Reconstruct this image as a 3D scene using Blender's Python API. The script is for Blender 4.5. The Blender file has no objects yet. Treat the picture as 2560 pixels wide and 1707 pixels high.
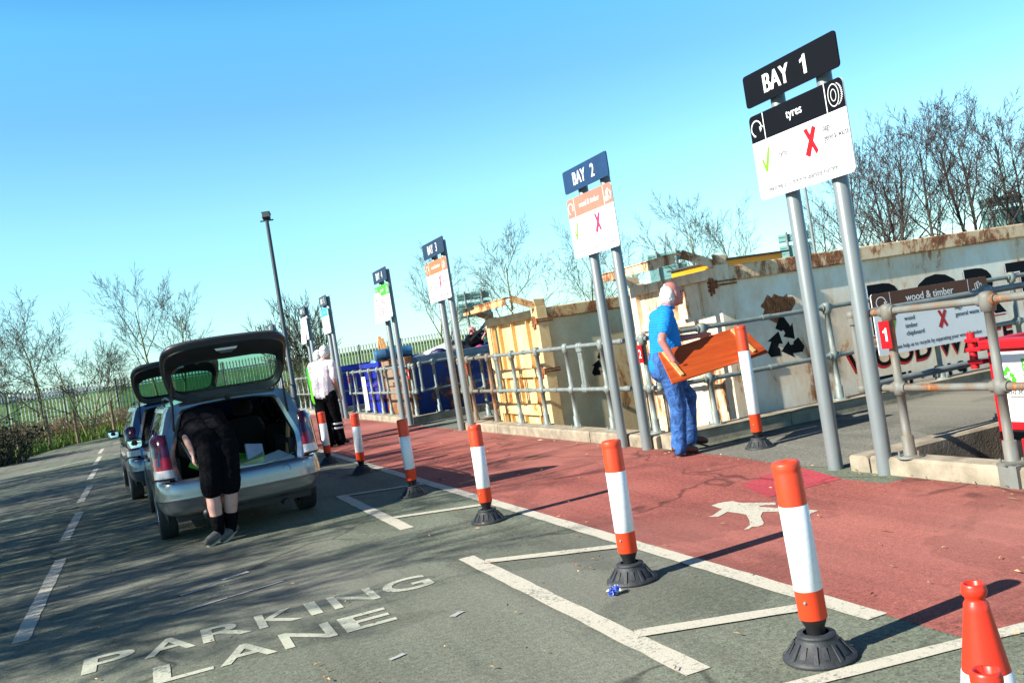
import bpy, math, random
from mathutils import Vector as V, Matrix
R = math.radians
sc = bpy.context.scene
col = sc.collection

# ------------------------------------------------------------------ camera, sky, sun, exposure
# world axes: X runs across the red walkway towards the skips, Y runs along the walkway, Z up (metres)
CAM_H, F_PX, ROLL, PITCH, YAW = 1.42, 2300.0, R(9.0), math.atan(7.5 / 2300.0), R(22.2)
cd = bpy.data.cameras.new('camera'); cam = bpy.data.objects.new('camera', cd); col.objects.link(cam)
cd.sensor_width = 36.0; cd.lens = 36.0 * F_PX / 2560.0; cd.clip_start = 0.05; cd.clip_end = 4000
_fw0 = V((math.sin(YAW), math.cos(YAW), 0)); _r0 = V((math.cos(YAW), -math.sin(YAW), 0)); _up = V((0, 0, 1))
_fw = _fw0 * math.cos(PITCH) - _up * math.sin(PITCH); _u1 = _up * math.cos(PITCH) + _fw0 * math.sin(PITCH)
_ix = _r0 * math.cos(ROLL) - _u1 * math.sin(ROLL); _iy = _r0 * math.sin(ROLL) + _u1 * math.cos(ROLL)
cam.matrix_world = Matrix(((_ix.x, _iy.x, -_fw.x, 0), (_ix.y, _iy.y, -_fw.y, 0), (_ix.z, _iy.z, -_fw.z, CAM_H), (0, 0, 0, 1)))
sc.camera = cam

SUN_AZ, SUN_EL = R(86.2), R(34.0)          # direction the light travels (from +Y towards +X) and its elevation
w = bpy.data.worlds.new('World'); sc.world = w; w.use_nodes = True
nt = w.node_tree; bg = nt.nodes['Background']
sky = nt.nodes.new('ShaderNodeTexSky'); sky.sky_type = 'NISHITA'; sky.sun_disc = False
sky.sun_elevation = SUN_EL; sky.sun_rotation = SUN_AZ + math.pi
sky.altitude = 50; sky.air_density = 1.0; sky.dust_density = 0.25; sky.ozone_density = 2.0
hs = nt.nodes.new('ShaderNodeHueSaturation'); hs.inputs['Hue'].default_value = 0.497; hs.inputs['Saturation'].default_value = 1.05
nt.links.new(sky.outputs[0], hs.inputs['Color']); tn = nt.nodes.new('ShaderNodeMix'); tn.data_type = 'RGBA'; tn.blend_type = 'MULTIPLY'; tn.inputs[0].default_value = 1; tn.inputs[7].default_value = (.60, 1.08, 1.42, 1)
nt.links.new(hs.outputs[0], tn.inputs[6])
# clear spring sky: paler and more cyan towards the horizon, darkened above the view to cut fill light
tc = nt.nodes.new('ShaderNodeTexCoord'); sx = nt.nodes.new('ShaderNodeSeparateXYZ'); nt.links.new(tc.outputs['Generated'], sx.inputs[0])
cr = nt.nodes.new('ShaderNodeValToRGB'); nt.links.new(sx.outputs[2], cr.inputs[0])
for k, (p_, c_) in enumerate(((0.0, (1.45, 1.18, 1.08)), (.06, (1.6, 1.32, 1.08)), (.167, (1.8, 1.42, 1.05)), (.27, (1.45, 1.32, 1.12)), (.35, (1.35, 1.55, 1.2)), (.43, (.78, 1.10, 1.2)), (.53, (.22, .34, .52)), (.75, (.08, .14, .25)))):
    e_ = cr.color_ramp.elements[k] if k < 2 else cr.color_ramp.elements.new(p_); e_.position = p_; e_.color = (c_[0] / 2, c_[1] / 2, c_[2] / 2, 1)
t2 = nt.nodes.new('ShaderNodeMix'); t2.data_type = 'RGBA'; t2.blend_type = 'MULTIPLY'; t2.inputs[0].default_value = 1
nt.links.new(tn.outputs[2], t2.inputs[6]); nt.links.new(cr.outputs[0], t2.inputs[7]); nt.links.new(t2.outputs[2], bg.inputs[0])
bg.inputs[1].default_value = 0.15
sd = bpy.data.lights.new('sun', 'SUN'); sd.energy = 5.0; sd.angle = R(0.5); sd.color = (1.0, 0.95, 0.86)
so = bpy.data.objects.new('sun', sd); col.objects.link(so)
_d = V((math.sin(SUN_AZ) * math.cos(SUN_EL), math.cos(SUN_AZ) * math.cos(SUN_EL), -math.sin(SUN_EL)))
so.rotation_euler = _d.to_track_quat('-Z', 'Y').to_euler(); so.location = (-30, 0, 30)
sc.view_settings.view_transform = 'Standard'; sc.view_settings.look = 'None'
sc.view_settings.exposure = 1.06; sc.view_settings.gamma = 1.0
sc.render.engine = 'CYCLES'
sc.cycles.max_bounces = 8; sc.cycles.transparent_max_bounces = 12; sc.cycles.use_denoising = True

# ------------------------------------------------------------------ mesh helpers
class MB:
    """collects shapes and links them as one mesh object"""
    def __init__(s): s.v = []; s.f = []; s.m = []; s.s = []
    def add(s, vs, fs, mi=0, sm=False):
        o = len(s.v); s.v += [tuple(p) for p in vs]
        for f in fs: s.f.append(tuple(i + o for i in f)); s.m.append(mi); s.s.append(sm)
        return s
    def box(s, lo, hi, mi=0, M=None):
        (a, b, c), (d, e, f) = lo, hi
        vs = [(a, b, c), (d, b, c), (d, e, c), (a, e, c), (a, b, f), (d, b, f), (d, e, f), (a, e, f)]
        if M is not None: vs = [M @ V(p) for p in vs]
        return s.add(vs, [(0, 3, 2, 1), (4, 5, 6, 7), (0, 1, 5, 4), (1, 2, 6, 5), (2, 3, 7, 6), (3, 0, 4, 7)], mi)
    def bar(s, p0, p1, wx, wz, mi=0, up=(0, 0, 1)):
        p0, p1 = V(p0), V(p1); d = (p1 - p0); L = d.length; d.normalize(); u = V(up)
        if abs(d.dot(u)) > .98: u = V((1, 0, 0))
        x = d.cross(u).normalized(); z = x.cross(d).normalized()
        M = Matrix(((x.x, d.x, z.x, p0.x), (x.y, d.y, z.y, p0.y), (x.z, d.z, z.z, p0.z), (0, 0, 0, 1)))
        return s.box((-wx / 2, 0, -wz / 2), (wx / 2, L, wz / 2), mi, M)
    def loft(s, rings, closed=True, caps=False, mi=0, sm=True):
        n = len(rings[0]); vs = [p for r in rings for p in r]; fs = []
        for i in range(len(rings) - 1):
            for j in range(n if closed else n - 1):
                k = (j + 1) % n
                fs.append((i * n + j, i * n + k, (i + 1) * n + k, (i + 1) * n + j))
        s.add(vs, fs, mi, sm)
        if caps:
            s.add(rings[0], [tuple(range(n))[::-1]], mi); s.add(rings[-1], [tuple(range(n))], mi)
        return s
    def tube(s, pts, rad, n=8, mi=0, caps=True, sm=True):
        pts = [V(p) for p in pts]; rs = rad if isinstance(rad, (list, tuple)) else [rad] * len(pts)
        rings = []; ref = V((0, 0, 1)); 
        d0 = (pts[1] - pts[0]).normalized()
        if abs(d0.dot(ref)) > .9: ref = V((1, 0, 0))
        for i, p in enumerate(pts):
            a = pts[max(i - 1, 0)]; b = pts[min(i + 1, len(pts) - 1)]
            d = (b - a).normalized() if (b - a).length > 1e-9 else d0
            x = d.cross(ref)
            if x.length < 1e-3: x = d.cross(V((0, 1, 0)))
            x.normalize(); y = d.cross(x).normalized(); ref = x.cross(d).normalized() if False else ref
            rings.append([p + (x * math.cos(t) + y * math.sin(t)) * rs[i] for t in (2 * math.pi * k / n for k in range(n))])
        return s.loft(rings, True, caps, mi, sm)
    def cyl(s, p0, p1, r0, r1=None, n=14, mi=0, caps=True): return s.tube([p0, p1], [r0, r0 if r1 is None else r1], n, mi, caps)
    def lathe(s, prof, n=24, c=(0, 0, 0), mi=0, sm=True, M=None):
        rings = []
        for r, z in prof:
            ring = [V((c[0] + r * math.cos(2 * math.pi * k / n), c[1] + r * math.sin(2 * math.pi * k / n), c[2] + z)) for k in range(n)]
            if M is not None: ring = [M @ p for p in ring]
            rings.append(ring)
        return s.loft(rings, True, False, mi, sm)
    def poly(s, pts, M=None, th=0.0, mi=0):
        """flat polygon (x, y) extruded by th along local z"""
        a = [V((p[0], p[1], th)) for p in pts]; b = [V((p[0], p[1], 0)) for p in pts]; n = len(pts)
        if M is not None: a = [M @ p for p in a]; b = [M @ p for p in b]
        if th == 0: return s.add(a, [tuple(range(n))], mi)
        return s.add(a + b, [tuple(range(n)), tuple(range(2 * n - 1, n - 1, -1))] + [((i + 1) % n, i, n + i, n + (i + 1) % n) for i in range(n)], mi)
    def sphere(s, c, r, n=12, m=8, mi=0, M=None):
        if not isinstance(r, (tuple, list)): r = (r, r, r)
        rings = []
        for i in range(m + 1):
            a = math.pi * i / m; rr = max(math.sin(a), 1e-3); z = -math.cos(a)
            ring = [V((r[0] * rr * math.cos(2 * math.pi * k / n), r[1] * rr * math.sin(2 * math.pi * k / n), r[2] * z)) for k in range(n)]
            if M is not None: ring = [M @ p for p in ring]
            rings.append([p + V(c) for p in ring])
        return s.loft(rings, True, True, mi, True)
    def capsule(s, p0, r0, p1, r1, n=12):
        p0, p1 = V(p0), V(p1); d = p1 - p0
        if d.length < 1e-6: return s.sphere(p0, r0)
        d.normalize(); pts = []; rs = []
        for a in (-85, -60, -30): pts.append(p0 + d * r0 * math.sin(R(a))); rs.append(r0 * math.cos(R(a)))
        pts.append(p0); rs.append(r0); pts.append(p1); rs.append(r1)
        for a in (30, 60, 85): pts.append(p1 + d * r1 * math.sin(R(a))); rs.append(r1 * math.cos(R(a)))
        return s.tube(pts, rs, n)
    def text(s, body, M, h, sx=1.0, wt=0.0, th=0.0012, mi=0, align='LEFT', bold=0.0):
        vs, fs = text_geo(body, h, sx, wt, th, align)
        if bold:
            for k in (-1, 1): s.add([M @ V((p[0] + k * bold * h, p[1], p[2] + .0003 * (k + 1))) for p in vs], fs, mi)
        return s.add([M @ V(p) for p in vs], fs, mi)
    def build(s, name, mat, parent=None, loc=None, bevel=0, solid=0):
        me = bpy.data.meshes.new(name); me.from_pydata(s.v, [], s.f)
        for mm in (mat if isinstance(mat, (list, tuple)) else [mat]): me.materials.append(mm)
        me.polygons.foreach_set('material_index', s.m); me.polygons.foreach_set('use_smooth', s.s); me.update()
        o = bpy.data.objects.new(name, me); col.objects.link(o)
        if loc is not None: o.location = loc
        if parent is not None: o.parent = parent
        if bevel:
            b = o.modifiers.new('bevel', 'BEVEL'); b.width = bevel; b.segments = 2; b.limit_method = 'ANGLE'
        return o

_tg = {}
def text_geo(body, h, sx, wt, th, align):
    k = (body, h, sx, wt, th, align)
    if k in _tg: return _tg[k]
    c = bpy.data.curves.new('t', 'FONT'); c.body = body; c.size = h / 0.69; c.offset = wt * h; c.extrude = th; c.align_x = align; c.resolution_u = 4
    c.space_character = 1.0 + wt * 1.5
    o = bpy.data.objects.new('t', c); col.objects.link(o)
    dg = bpy.context.evaluated_depsgraph_get(); me = bpy.data.meshes.new_from_object(o.evaluated_get(dg))
    vs = [(p.co.x * sx, p.co.y, p.co.z) for p in me.vertices]; fs = [tuple(p.vertices) for p in me.polygons]
    bpy.data.objects.remove(o); bpy.data.curves.remove(c); bpy.data.meshes.remove(me)
    _tg[k] = (vs, fs); return _tg[k]

def frame(o, u, v):
    """matrix whose local x runs along u, y along v, z along u x v, at o"""
    u, v = V(u).normalized(), V(v).normalized(); n = u.cross(v)
    return Matrix(((u.x, v.x, n.x, o[0]), (u.y, v.y, n.y, o[1]), (u.z, v.z, n.z, o[2]), (0, 0, 0, 1)))
def rrect(x0, y0, x1, y1, r, n=4):
    pts = []
    for cx, cy, a0 in ((x1 - r, y0 + r, -90), (x1 - r, y1 - r, 0), (x0 + r, y1 - r, 90), (x0 + r, y0 + r, 180)):
        for i in range(n + 1):
            a = R(a0 + 90 * i / n); pts.append((cx + r * math.cos(a), cy + r * math.sin(a)))
    return pts
def tag(o, label=None, cat=None, group=None, kind=None):
    if label: o['label'] = label
    if cat: o['category'] = cat
    if group: o['group'] = group
    if kind: o['kind'] = kind
    return o
def thing(name, label, cat, loc=(0, 0, 0), rz=0, group=None):
    o = bpy.data.objects.new(name, None); col.objects.link(o); o.empty_display_size = .1
    o.location = loc; o.rotation_euler = (0, 0, rz)
    return tag(o, label, cat, group)
def dup(root, loc, rz, label, group=None, scale=None):
    r = root.copy(); col.objects.link(r); r.location = loc; r.rotation_euler = (0, 0, rz); r['label'] = label
    if group: r['group'] = group
    if scale: r.scale = scale
    for ch in root.children:
        c = ch.copy(); col.objects.link(c); c.parent = r
        for g in ch.children:
            d = g.copy(); col.objects.link(d); d.parent = c
    return r

# ------------------------------------------------------------------ materials
def lin(r, g, b):
    f = lambda c: (c / 255 / 12.92) if c / 255 <= .04045 else ((c / 255 + .055) / 1.055) ** 2.4
    return (f(r), f(g), f(b), 1)
class NT:
    def __init__(s, name):
        s.m = bpy.data.materials.new(name); s.m.use_nodes = True; s.t = s.m.node_tree
        s.b = s.t.nodes['Principled BSDF']; s.tc = s.t.nodes.new('ShaderNodeTexCoord')
    def n(s, typ, **kw):
        x = s.t.nodes.new(typ)
        for k, v in kw.items():
            if k in x.inputs: x.inputs[k].default_value = v
            else: setattr(x, k, v)
        return x
    def l(s, a, b): s.t.links.new(a, b)
    def co(s, scale=(1, 1, 1), rot=(0, 0, 0)):
        mp = s.n('ShaderNodeMapping'); mp.inputs['Scale'].default_value = scale; mp.inputs['Rotation'].default_value = rot
        s.l(s.tc.outputs['Object'], mp.inputs['Vector']); return mp.outputs[0]
    def noise(s, scale, detail=4, rough=.55, vec=None, dist=0):
        x = s.n('ShaderNodeTexNoise'); x.inputs['Scale'].default_value = scale; x.inputs['Detail'].default_value = detail
        x.inputs['Roughness'].default_value = rough; x.inputs['Distortion'].default_value = dist
        s.l(vec if vec is not None else s.tc.outputs['Object'], x.inputs['Vector']); return x.outputs['Fac']
    def ramp(s, fac, stops):
        x = s.n('ShaderNodeValToRGB'); cr = x.color_ramp
        while len(cr.elements) > 1: cr.elements.remove(cr.elements[-1])
        cr.elements[0].position = stops[0][0]; cr.elements[0].color = stops[0][1]
        for p, c in stops[1:]:
            e = cr.elements.new(p); e.color = c
        s.l(fac, x.inputs[0]); return x.outputs[0]
    def mix(s, fac, a, b, mode='MIX'):
        x = s.n('ShaderNodeMix', data_type='RGBA', blend_type=mode)
        for i, q in ((0, fac), (6, a), (7, b)):
            if hasattr(q, 'is_output'): s.l(q, x.inputs[i])
            else: x.inputs[i].default_value = q
        return x.outputs[2]
    def bump(s, h, strength=.3, dist=.01):
        x = s.n('ShaderNodeBump'); x.inputs['Strength'].default_value = strength; x.inputs['Distance'].default_value = dist
        s.l(h, x.inputs['Height']); s.l(x.outputs[0], s.b.inputs['Normal'])
    def base(s, c, rough=.6, metal=0, spec=.5, coat=0):
        if hasattr(c, 'is_output'): s.l(c, s.b.inputs['Base Color'])
        else: s.b.inputs['Base Color'].default_value = c
        s.b.inputs['Roughness'].default_value = rough; s.b.inputs['Metallic'].default_value = metal
        s.b.inputs['Specular IOR Level'].default_value = spec; s.b.inputs['Coat Weight'].default_value = coat
        s.b.inputs['Coat Roughness'].default_value = .05
        return s.m
BW = lambda v: (v, v, v, 1)
def plain(name, c, rough=.6, metal=0, var=.25, scale=6, bump=0, bscale=60, spec=.5, coat=0, stretch=(1, 1, 1)):
    s = NT(name); f = s.noise(scale, 5, .6, s.co(stretch))
    dark = tuple(x * (1 - var) for x in c[:3]) + (1,); lite = tuple(min(1, x * (1 + var * .6)) for x in c[:3]) + (1,)
    s.base(s.ramp(f, [(.3, dark), (.7, lite)]), rough, metal, spec, coat)
    if bump: s.bump(s.noise(bscale, 3), bump, .005)
    return s.m
def rusty(name, c, amount=.5, rough=.55, streak=.25, scale=2.2, dirt=.3):
    """paint with rust breaking through in blotches and running streaks"""
    s = NT(name); v = s.co((1, 1, streak))
    big = s.noise(scale, 9, .68, v, .4); fine = s.noise(scale * 9, 6, .7, v)
    mx = s.n('ShaderNodeMath', operation='MULTIPLY_ADD'); s.l(fine, mx.inputs[0]); mx.inputs[1].default_value = .35; s.l(big, mx.inputs[2])
    t = .92 - amount * .36
    mask = s.ramp(mx.outputs[0], [(t - .05, BW(0)), (t + .03, BW(1))])
    stain = s.ramp(mx.outputs[0], [(t - .26, BW(0)), (t, BW(.7))])
    rust = s.ramp(fine, [(.3, (.05, .014, .006, 1)), (.50, (.20, .062, .018, 1)), (.66, (.46, .18, .055, 1))])
    dirtf = s.ramp(s.noise(5, 8, .7, v), [(.42, BW(0)), (.75, BW(dirt))])
    c1 = s.mix(dirtf, c, tuple(x * .45 for x in c[:3]) + (1,))
    c2 = s.mix(stain, c1, (c[0] * .8, c[1] * .5, c[2] * .28, 1))
    s.base(s.mix(mask, c2, rust), rough)
    s.bump(mx.outputs[0], .35, .004); return s.m
def asphalt(name, c, speck=.5, blotch=.2, tint=None, worn=None, fine=85):
    s = NT(name); f = s.noise(fine, 3, .65); f2 = s.noise(fine * .37, 3, .6); b = s.noise(.9, 7, .62); b2 = s.noise(.22, 5)
    mul = lambda k: tuple(x * k for x in c[:3]) + (1,)
    a = s.ramp(f, [(.34, mul(1 - speck)), (.455, mul(1)), (.58, mul(1)), (.70, mul(1 + speck * .9))])
    a = s.mix(1, a, s.ramp(f2, [(.35, BW(1 - speck * .5)), (.65, BW(1 + speck * .25))]), 'MULTIPLY')
    a = s.mix(1, a, s.ramp(b, [(.3, BW(1 - blotch)), (.7, BW(1 + blotch))]), 'MULTIPLY')
    if tint: a = s.mix(s.ramp(b2, [(.42, BW(0)), (.6, BW(.75))]), a, tint)
    if worn: a = s.mix(s.ramp(s.noise(2.3, 9, .75), [(.62, BW(0)), (.75, BW(.5))]), a, worn)
    pt = s.noise(.55, 5, .55, None, .6); a = s.mix(1, a, s.ramp(pt, [(.535, BW(1)), (.555, BW(.80))]), 'MULTIPLY')
    tr = s.noise(1.0, 5, .6, s.co((3.2, .12, 1))); a = s.mix(1, a, s.ramp(tr, [(.36, BW(.82)), (.5, BW(1)), (.66, BW(1.10))]), 'MULTIPLY')
    sc_ = s.noise(7, 8, .8, s.co((.8, 2.4, 1)), .5); a = s.mix(s.ramp(sc_, [(.675, BW(0)), (.72, BW(.55))]), a, (.42, .42, .38, 1))
    dv = s.n('ShaderNodeVectorMath', operation='ADD'); nv = s.n('ShaderNodeTexNoise'); nv.inputs['Scale'].default_value = 1.6; s.l(s.tc.outputs['Object'], nv.inputs['Vector']); s.l(s.tc.outputs['Object'], dv.inputs[0]); s.l(nv.outputs['Color'], dv.inputs[1])
    vo = s.n('ShaderNodeTexVoronoi'); vo.feature = 'DISTANCE_TO_EDGE'; vo.inputs['Scale'].default_value = .42; s.l(dv.outputs[0], vo.inputs['Vector'])
    ck = s.mix(s.ramp(s.noise(.35, 3), [(.48, BW(0)), (.54, BW(1))]), BW(1), s.ramp(vo.outputs['Distance'], [(.0, BW(.42)), (.006, BW(.6)), (.013, BW(1))])); a = s.mix(1, a, ck, 'MULTIPLY')
    s.base(a, .9, 0, .3); s.bump(f, .55, .008); return s.m
def worn_paint(name, c, under):
    s = NT(name); f = s.noise(38, 6, .75); g = s.noise(3, 4)
    m = s.n('ShaderNodeMath', operation='MULTIPLY_ADD'); s.l(g, m.inputs[0]); m.inputs[1].default_value = .45; s.l(f, m.inputs[2])
    a = s.mix(s.ramp(m.outputs[0], [(.765, BW(0)), (.875, BW(.85))]), c, under)
    a = s.mix(1, a, s.ramp(s.noise(150, 2), [(.35, BW(.8)), (.6, BW(1.0))]), 'MULTIPLY')
    s.base(a, .75, 0, .3); s.bump(s.noise(130, 3, .65), .4, .006); return s.m
def glass(name, tint=(.8, .9, .88, 1), through=.75, rough=.02):
    m = bpy.data.materials.new(name); m.use_nodes = True; t = m.node_tree; t.nodes.clear()
    out = t.nodes.new('ShaderNodeOutputMaterial'); mx = t.nodes.new('ShaderNodeMixShader'); tr = t.nodes.new('ShaderNodeBsdfTransparent'); gl = t.nodes.new('ShaderNodeBsdfGlossy')
    fr = t.nodes.new('ShaderNodeFresnel'); fr.inputs[0].default_value = 1.5
    ad = t.nodes.new('ShaderNodeMath'); ad.operation = 'ADD'; ad.inputs[1].default_value = 1 - through; ad.use_clamp = True
    tr.inputs[0].default_value = tint; gl.inputs['Roughness'].default_value = rough
    t.links.new(fr.outputs[0], ad.inputs[0]); t.links.new(ad.outputs[0], mx.inputs[0]); t.links.new(tr.outputs[0], mx.inputs[1]); t.links.new(gl.outputs[0], mx.inputs[2]); t.links.new(mx.outputs[0], out.inputs[0])
    return m

TAR = (.162, .185, .128, 1)
M_tar = asphalt('green_grey_tarmac', TAR, .75, .22, (.165, .160, .135, 1), (.24, .24, .21, 1))
M_tar2 = asphalt('grey_tarmac', (.185, .18, .145, 1), .55, .18, (.22, .205, .16, 1))
M_red = asphalt('red_surfacing', (.335, .096, .074, 1), .6, .18, (.37, .145, .115, 1), (.44, .22, .18, 1))
M_redfresh = asphalt('fresh_red_surfacing', (.43, .055, .07, 1), .35, .1)
M_line = worn_paint('road_paint', (.55, .515, .41, 1), (.20, .21, .17, 1))
M_text = worn_paint('road_lettering_paint', (.50, .51, .39, 1), (.20, .21, .17, 1))
M_conc = plain('kerb_concrete', (.31, .265, .19, 1), .9, 0, .45, 5, .6, 50)
M_concd = plain('pit_wall_concrete', (.16, .13, .095, 1), .9, 0, .5, 3, .5, 40)
M_yard = asphalt('yard_concrete', (.16, .15, .13, 1), .3, .25)
M_galv = plain('galvanised_steel', (.205, .24, .222, 1), .55, .15, .28, 9, .15, 50)
M_galvr = rusty('weathered_galvanised_steel', (.165, .18, .165, 1), .36, .6, .3, 5)
M_pole = plain('grey_powder_coat', (.19, .215, .215, 1), .42, .15, .08, 3)
def grimy(name, c, rough, g=.55):
    s = NT(name); gp = s.n('ShaderNodeNewGeometry').outputs['Position']; a = s.mix(s.ramp(s.noise(11, 7, .72, gp), [(.54, BW(0)), (.72, BW(g))]), c, (c[0] * .32, c[1] * .6 + .02, c[2] + .02, 1))
    mp = s.n('ShaderNodeMapping'); mp.inputs['Scale'].default_value = (1, 1, .2); s.l(gp, mp.inputs[0])
    a = s.mix(s.ramp(s.noise(40, 4, .7, mp.outputs[0]), [(.68, BW(0)), (.71, BW(.7))]), a, (.05, .02, .015, 1)); s.base(a, rough); s.bump(s.noise(60, 3, .6, gp), .12, .003); return s.m
M_orange = grimy('orange_plastic', (.78, .055, .012, 1), .45)
M_cone = grimy('orange_red_plastic', (.80, .032, .010, 1), .36, .3)
M_rubber = plain('black_rubber', (.030, .033, .036, 1), .6, 0, .4, 30, .3, 90)
M_blackp = plain('black_plastic', (.010, .010, .011, 1), .5, 0, .3, 10)
M_white = plain('white_plate', (.80, .80, .78, 1), .4, 0, .05, 3)
M_whitep = plain('white_paint', (.78, .78, .75, 1), .5, 0, .1, 8)
M_black = plain('black_vinyl', (.005, .005, .007, 1), .5, 0, .1, 3, spec=.12)
M_ink = plain('dark_ink', (.014, .018, .03, 1), .5)
M_navy = plain('faded_navy_plate', (.022, .042, .080, 1), .5, 0, .25, 3, spec=.2)
M_blueplate = plain('blue_plate', (.012, .042, .115, 1), .45, 0, .2, 2.5)
M_slate = plain('slate_plate', (.05, .075, .09, 1), .5, 0, .2, 3, spec=.2)
M_brown = plain('brown_vinyl', (.095, .028, .010, 1), .5, 0, .1, 4)
M_terra = plain('sun_bleached_terracotta', (.58, .185, .12, 1), .45, 0, .1, 4)
M_terra2 = plain('terracotta_vinyl', (.62, .16, .055, 1), .45, 0, .1, 4)
M_cyan = plain('cyan_vinyl', (.035, .36, .60, 1), .45)
M_lgreen = plain('lime_green', (.17, .40, .008, 1), .45)
M_green = plain('bright_green', (.06, .42, .02, 1), .45)
M_redv = plain('red_vinyl', (.48, .005, .010, 1), .4)
M_pink = plain('faded_red_vinyl', (.70, .03, .11, 1), .45)
# reflective sleeve with honeycomb rings
def sleeve_mat():
    s = NT('reflective_white_sleeve'); v = s.n('ShaderNodeTexVoronoi'); v.inputs['Scale'].default_value = 26; v.feature = 'DISTANCE_TO_EDGE'
    gp = s.n('ShaderNodeNewGeometry').outputs['Position']; s.l(gp, v.inputs['Vector'])
    a = s.ramp(v.outputs['Distance'], [(.02, (.70, .76, .78, 1)), (.07, (.80, .81, .81, 1))])
    a = s.mix(s.ramp(s.noise(7, 7, .72, gp), [(.56, BW(0)), (.70, BW(.5))]), a, (.34, .32, .27, 1))
    sc_ = s.n('ShaderNodeMapping'); sc_.inputs['Scale'].default_value = (1, 1, .25); s.l(gp, sc_.inputs[0])
    a = s.mix(s.ramp(s.noise(34, 4, .7, sc_.outputs[0]), [(.69, BW(0)), (.72, BW(.75))]), a, (.16, .12, .10, 1))
    s.base(a, .35); return s.m
M_sleeve = sleeve_mat()
M_cream = rusty('cream_container_paint', (.80, .62, .31, 1), .22, .5, .8, 2.6)
M_creamo = rusty('shade_tinted_cream_rib', (.78, .57, .25, 1), .30, .55, .8, 2.6)  # cream paint with rust, warm shade of the rib sides mixed into the colour
M_cream_shade = rusty('shaded_cream_side', (.74, .66, .40, 1), .20, .5, .6, 1.3, .25)  # same cream paint as the end, its shaded tone set as a separate colour
M_rim = rusty('rusted_cream_rim', (.70, .54, .28, 1), .56, .6, .75, 4.5)
M_wcon = rusty('white_container_side', (.82, .80, .68, 1), .26, .5, .5, 1.5, .22)
M_wend = rusty('white_container_end', (.80, .74, .58, 1), .40, .5, .45, 2.4, .2)
M_wrim = rusty('rusted_white_rim', (.78, .68, .48, 1), .58, .6, .5, 4.2)
M_rust = rusty('rust', (.22, .085, .03, 1), .9, .8, .5, 4)
M_bcon = rusty('blue_container_paint', (.010, .045, .26, 1), .44, .45, .6, 1.6, .6)
M_bcon2 = rusty('royal_blue_container_paint', (.010, .026, .40, 1), .20, .4, .6, 1.6, .3)
M_bdirty = rusty('rusty_teal_container_end', (.30, .27, .22, 1), .70, .6, .5, 1.4, .5)
M_rskip = rusty('red_skip_paint', (.48, .007, .014, 1), .12, .4, .6, 2)
M_yel = plain('yellow_machine_paint', (.70, .33, .008, 1), .4, 0, .1, 2)
def wood(name, a, b, scale=6, axis=0):
    s = NT(name); st = [9, 9, 9]; st[axis] = .5; f = s.noise(scale, 6, .6, s.co(tuple(st)), 1.2); k = s.n('ShaderNodeTexVoronoi'); k.inputs['Scale'].default_value = 5.5
    s.l(s.co((.7, 1.6, 1.6)), k.inputs['Vector'])
    c = s.ramp(f, [(.32, a), (.68, b)])
    c = s.mix(s.ramp(k.outputs['Distance'], [(.06, BW(.9)), (.15, BW(0))]), c, (a[0] * .25, a[1] * .2, a[2] * .2, 1))
    s.base(c, .38, 0, .5); return s.m
M_pine = wood('varnished_pine', (.33, .046, .009, 1), (.50, .088, .016, 1), 1.6)
M_batten = wood('raw_pine', (.60, .30, .11, 1), (.74, .43, .19, 1), 2)
M_ply = wood('plywood', (.45, .30, .15, 1), (.62, .45, .26, 1), 2)
M_stake = plain('weathered_stake', (.22, .16, .08, 1), .9, 0, .4, 6, .4, 60)
M_bark = plain('lichen_bark', (.23, .205, .075, 1), .95, 0, .5, 7, .5, 40)
M_twig = plain('bare_twigs', (.085, .078, .048, 1), .95, 0, .4, 4)
M_barkd = plain('dark_bark', (.060, .050, .034, 1), .95, 0, .5, 5, .5, 40)
M_twigr = plain('reddish_twigs', (.060, .042, .036, 1), .95, 0, .4, 4)
M_bud = plain('alder_catkins', (.085, .042, .036, 1), .9, 0, .4, 4)
M_blossom = plain('white_blossom', (.62, .62, .50, 1), .8, 0, .2, 3)
def field_mat():
    s = NT('green_field'); a = s.ramp(s.noise(.12, 6, .6), [(.35, (.045, .110, .010, 1)), (.65, (.078, .165, .017, 1))])
    a = s.mix(1, a, s.ramp(s.noise(3, 5, .7), [(.3, BW(.75)), (.7, BW(1.15))]), 'MULTIPLY'); s.base(a, .95, 0, .2); s.bump(s.noise(9, 4), .5, .05); return s.m
M_field = field_mat()
def verge_mat():
    s = NT('verge_soil_and_grass'); a = s.ramp(s.noise(1.6, 7, .7), [(.34, (.040, .030, .015, 1)), (.48, (.085, .115, .018, 1)), (.66, (.115, .19, .020, 1))])
    s.base(a, .95, 0, .2); s.bump(s.noise(14, 4), .7, .05); return s.m
M_verge = verge_mat()
M_grass = plain('grass_blades', (.10, .185, .018, 1), .8, 0, .5, .8)
M_dry = plain('dead_bramble', (.13, .085, .045, 1), .9, 0, .5, 2)
M_bush = plain('dark_bush_leaves', (.022, .032, .010, 1), .8, 0, .4, 2)
M_fence = plain('palisade_steel', (.40, .45, .38, 1), .5, .1, .2, 2)
M_fenced = plain('dark_fence_rail', (.05, .065, .055, 1), .6, .2, .2, 2)
M_signback = plain('grey_green_sign_back', (.20, .40, .36, 1), .5, .1, .08, 2)
M_lamp = plain('dark_lamp_post', (.05, .062, .07, 1), .5, .3, .1, 3)
M_skin = plain('skin', (.52, .25, .185, 1), .55, 0, .12, 14)
M_skinp = plain('pale_skin', (.56, .31, .25, 1), .55, 0, .10, 14)
M_skinr = plain('flushed_skin', (.52, .19, .155, 1), .5, 0, .14, 14)
M_hairw = plain('white_hair', (.66, .64, .60, 1), .8, 0, .25, 40, .8, 120, stretch=(1, 1, .3))
M_eye = plain('dark_eye', (.012, .010, .009, 1), .3)
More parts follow.
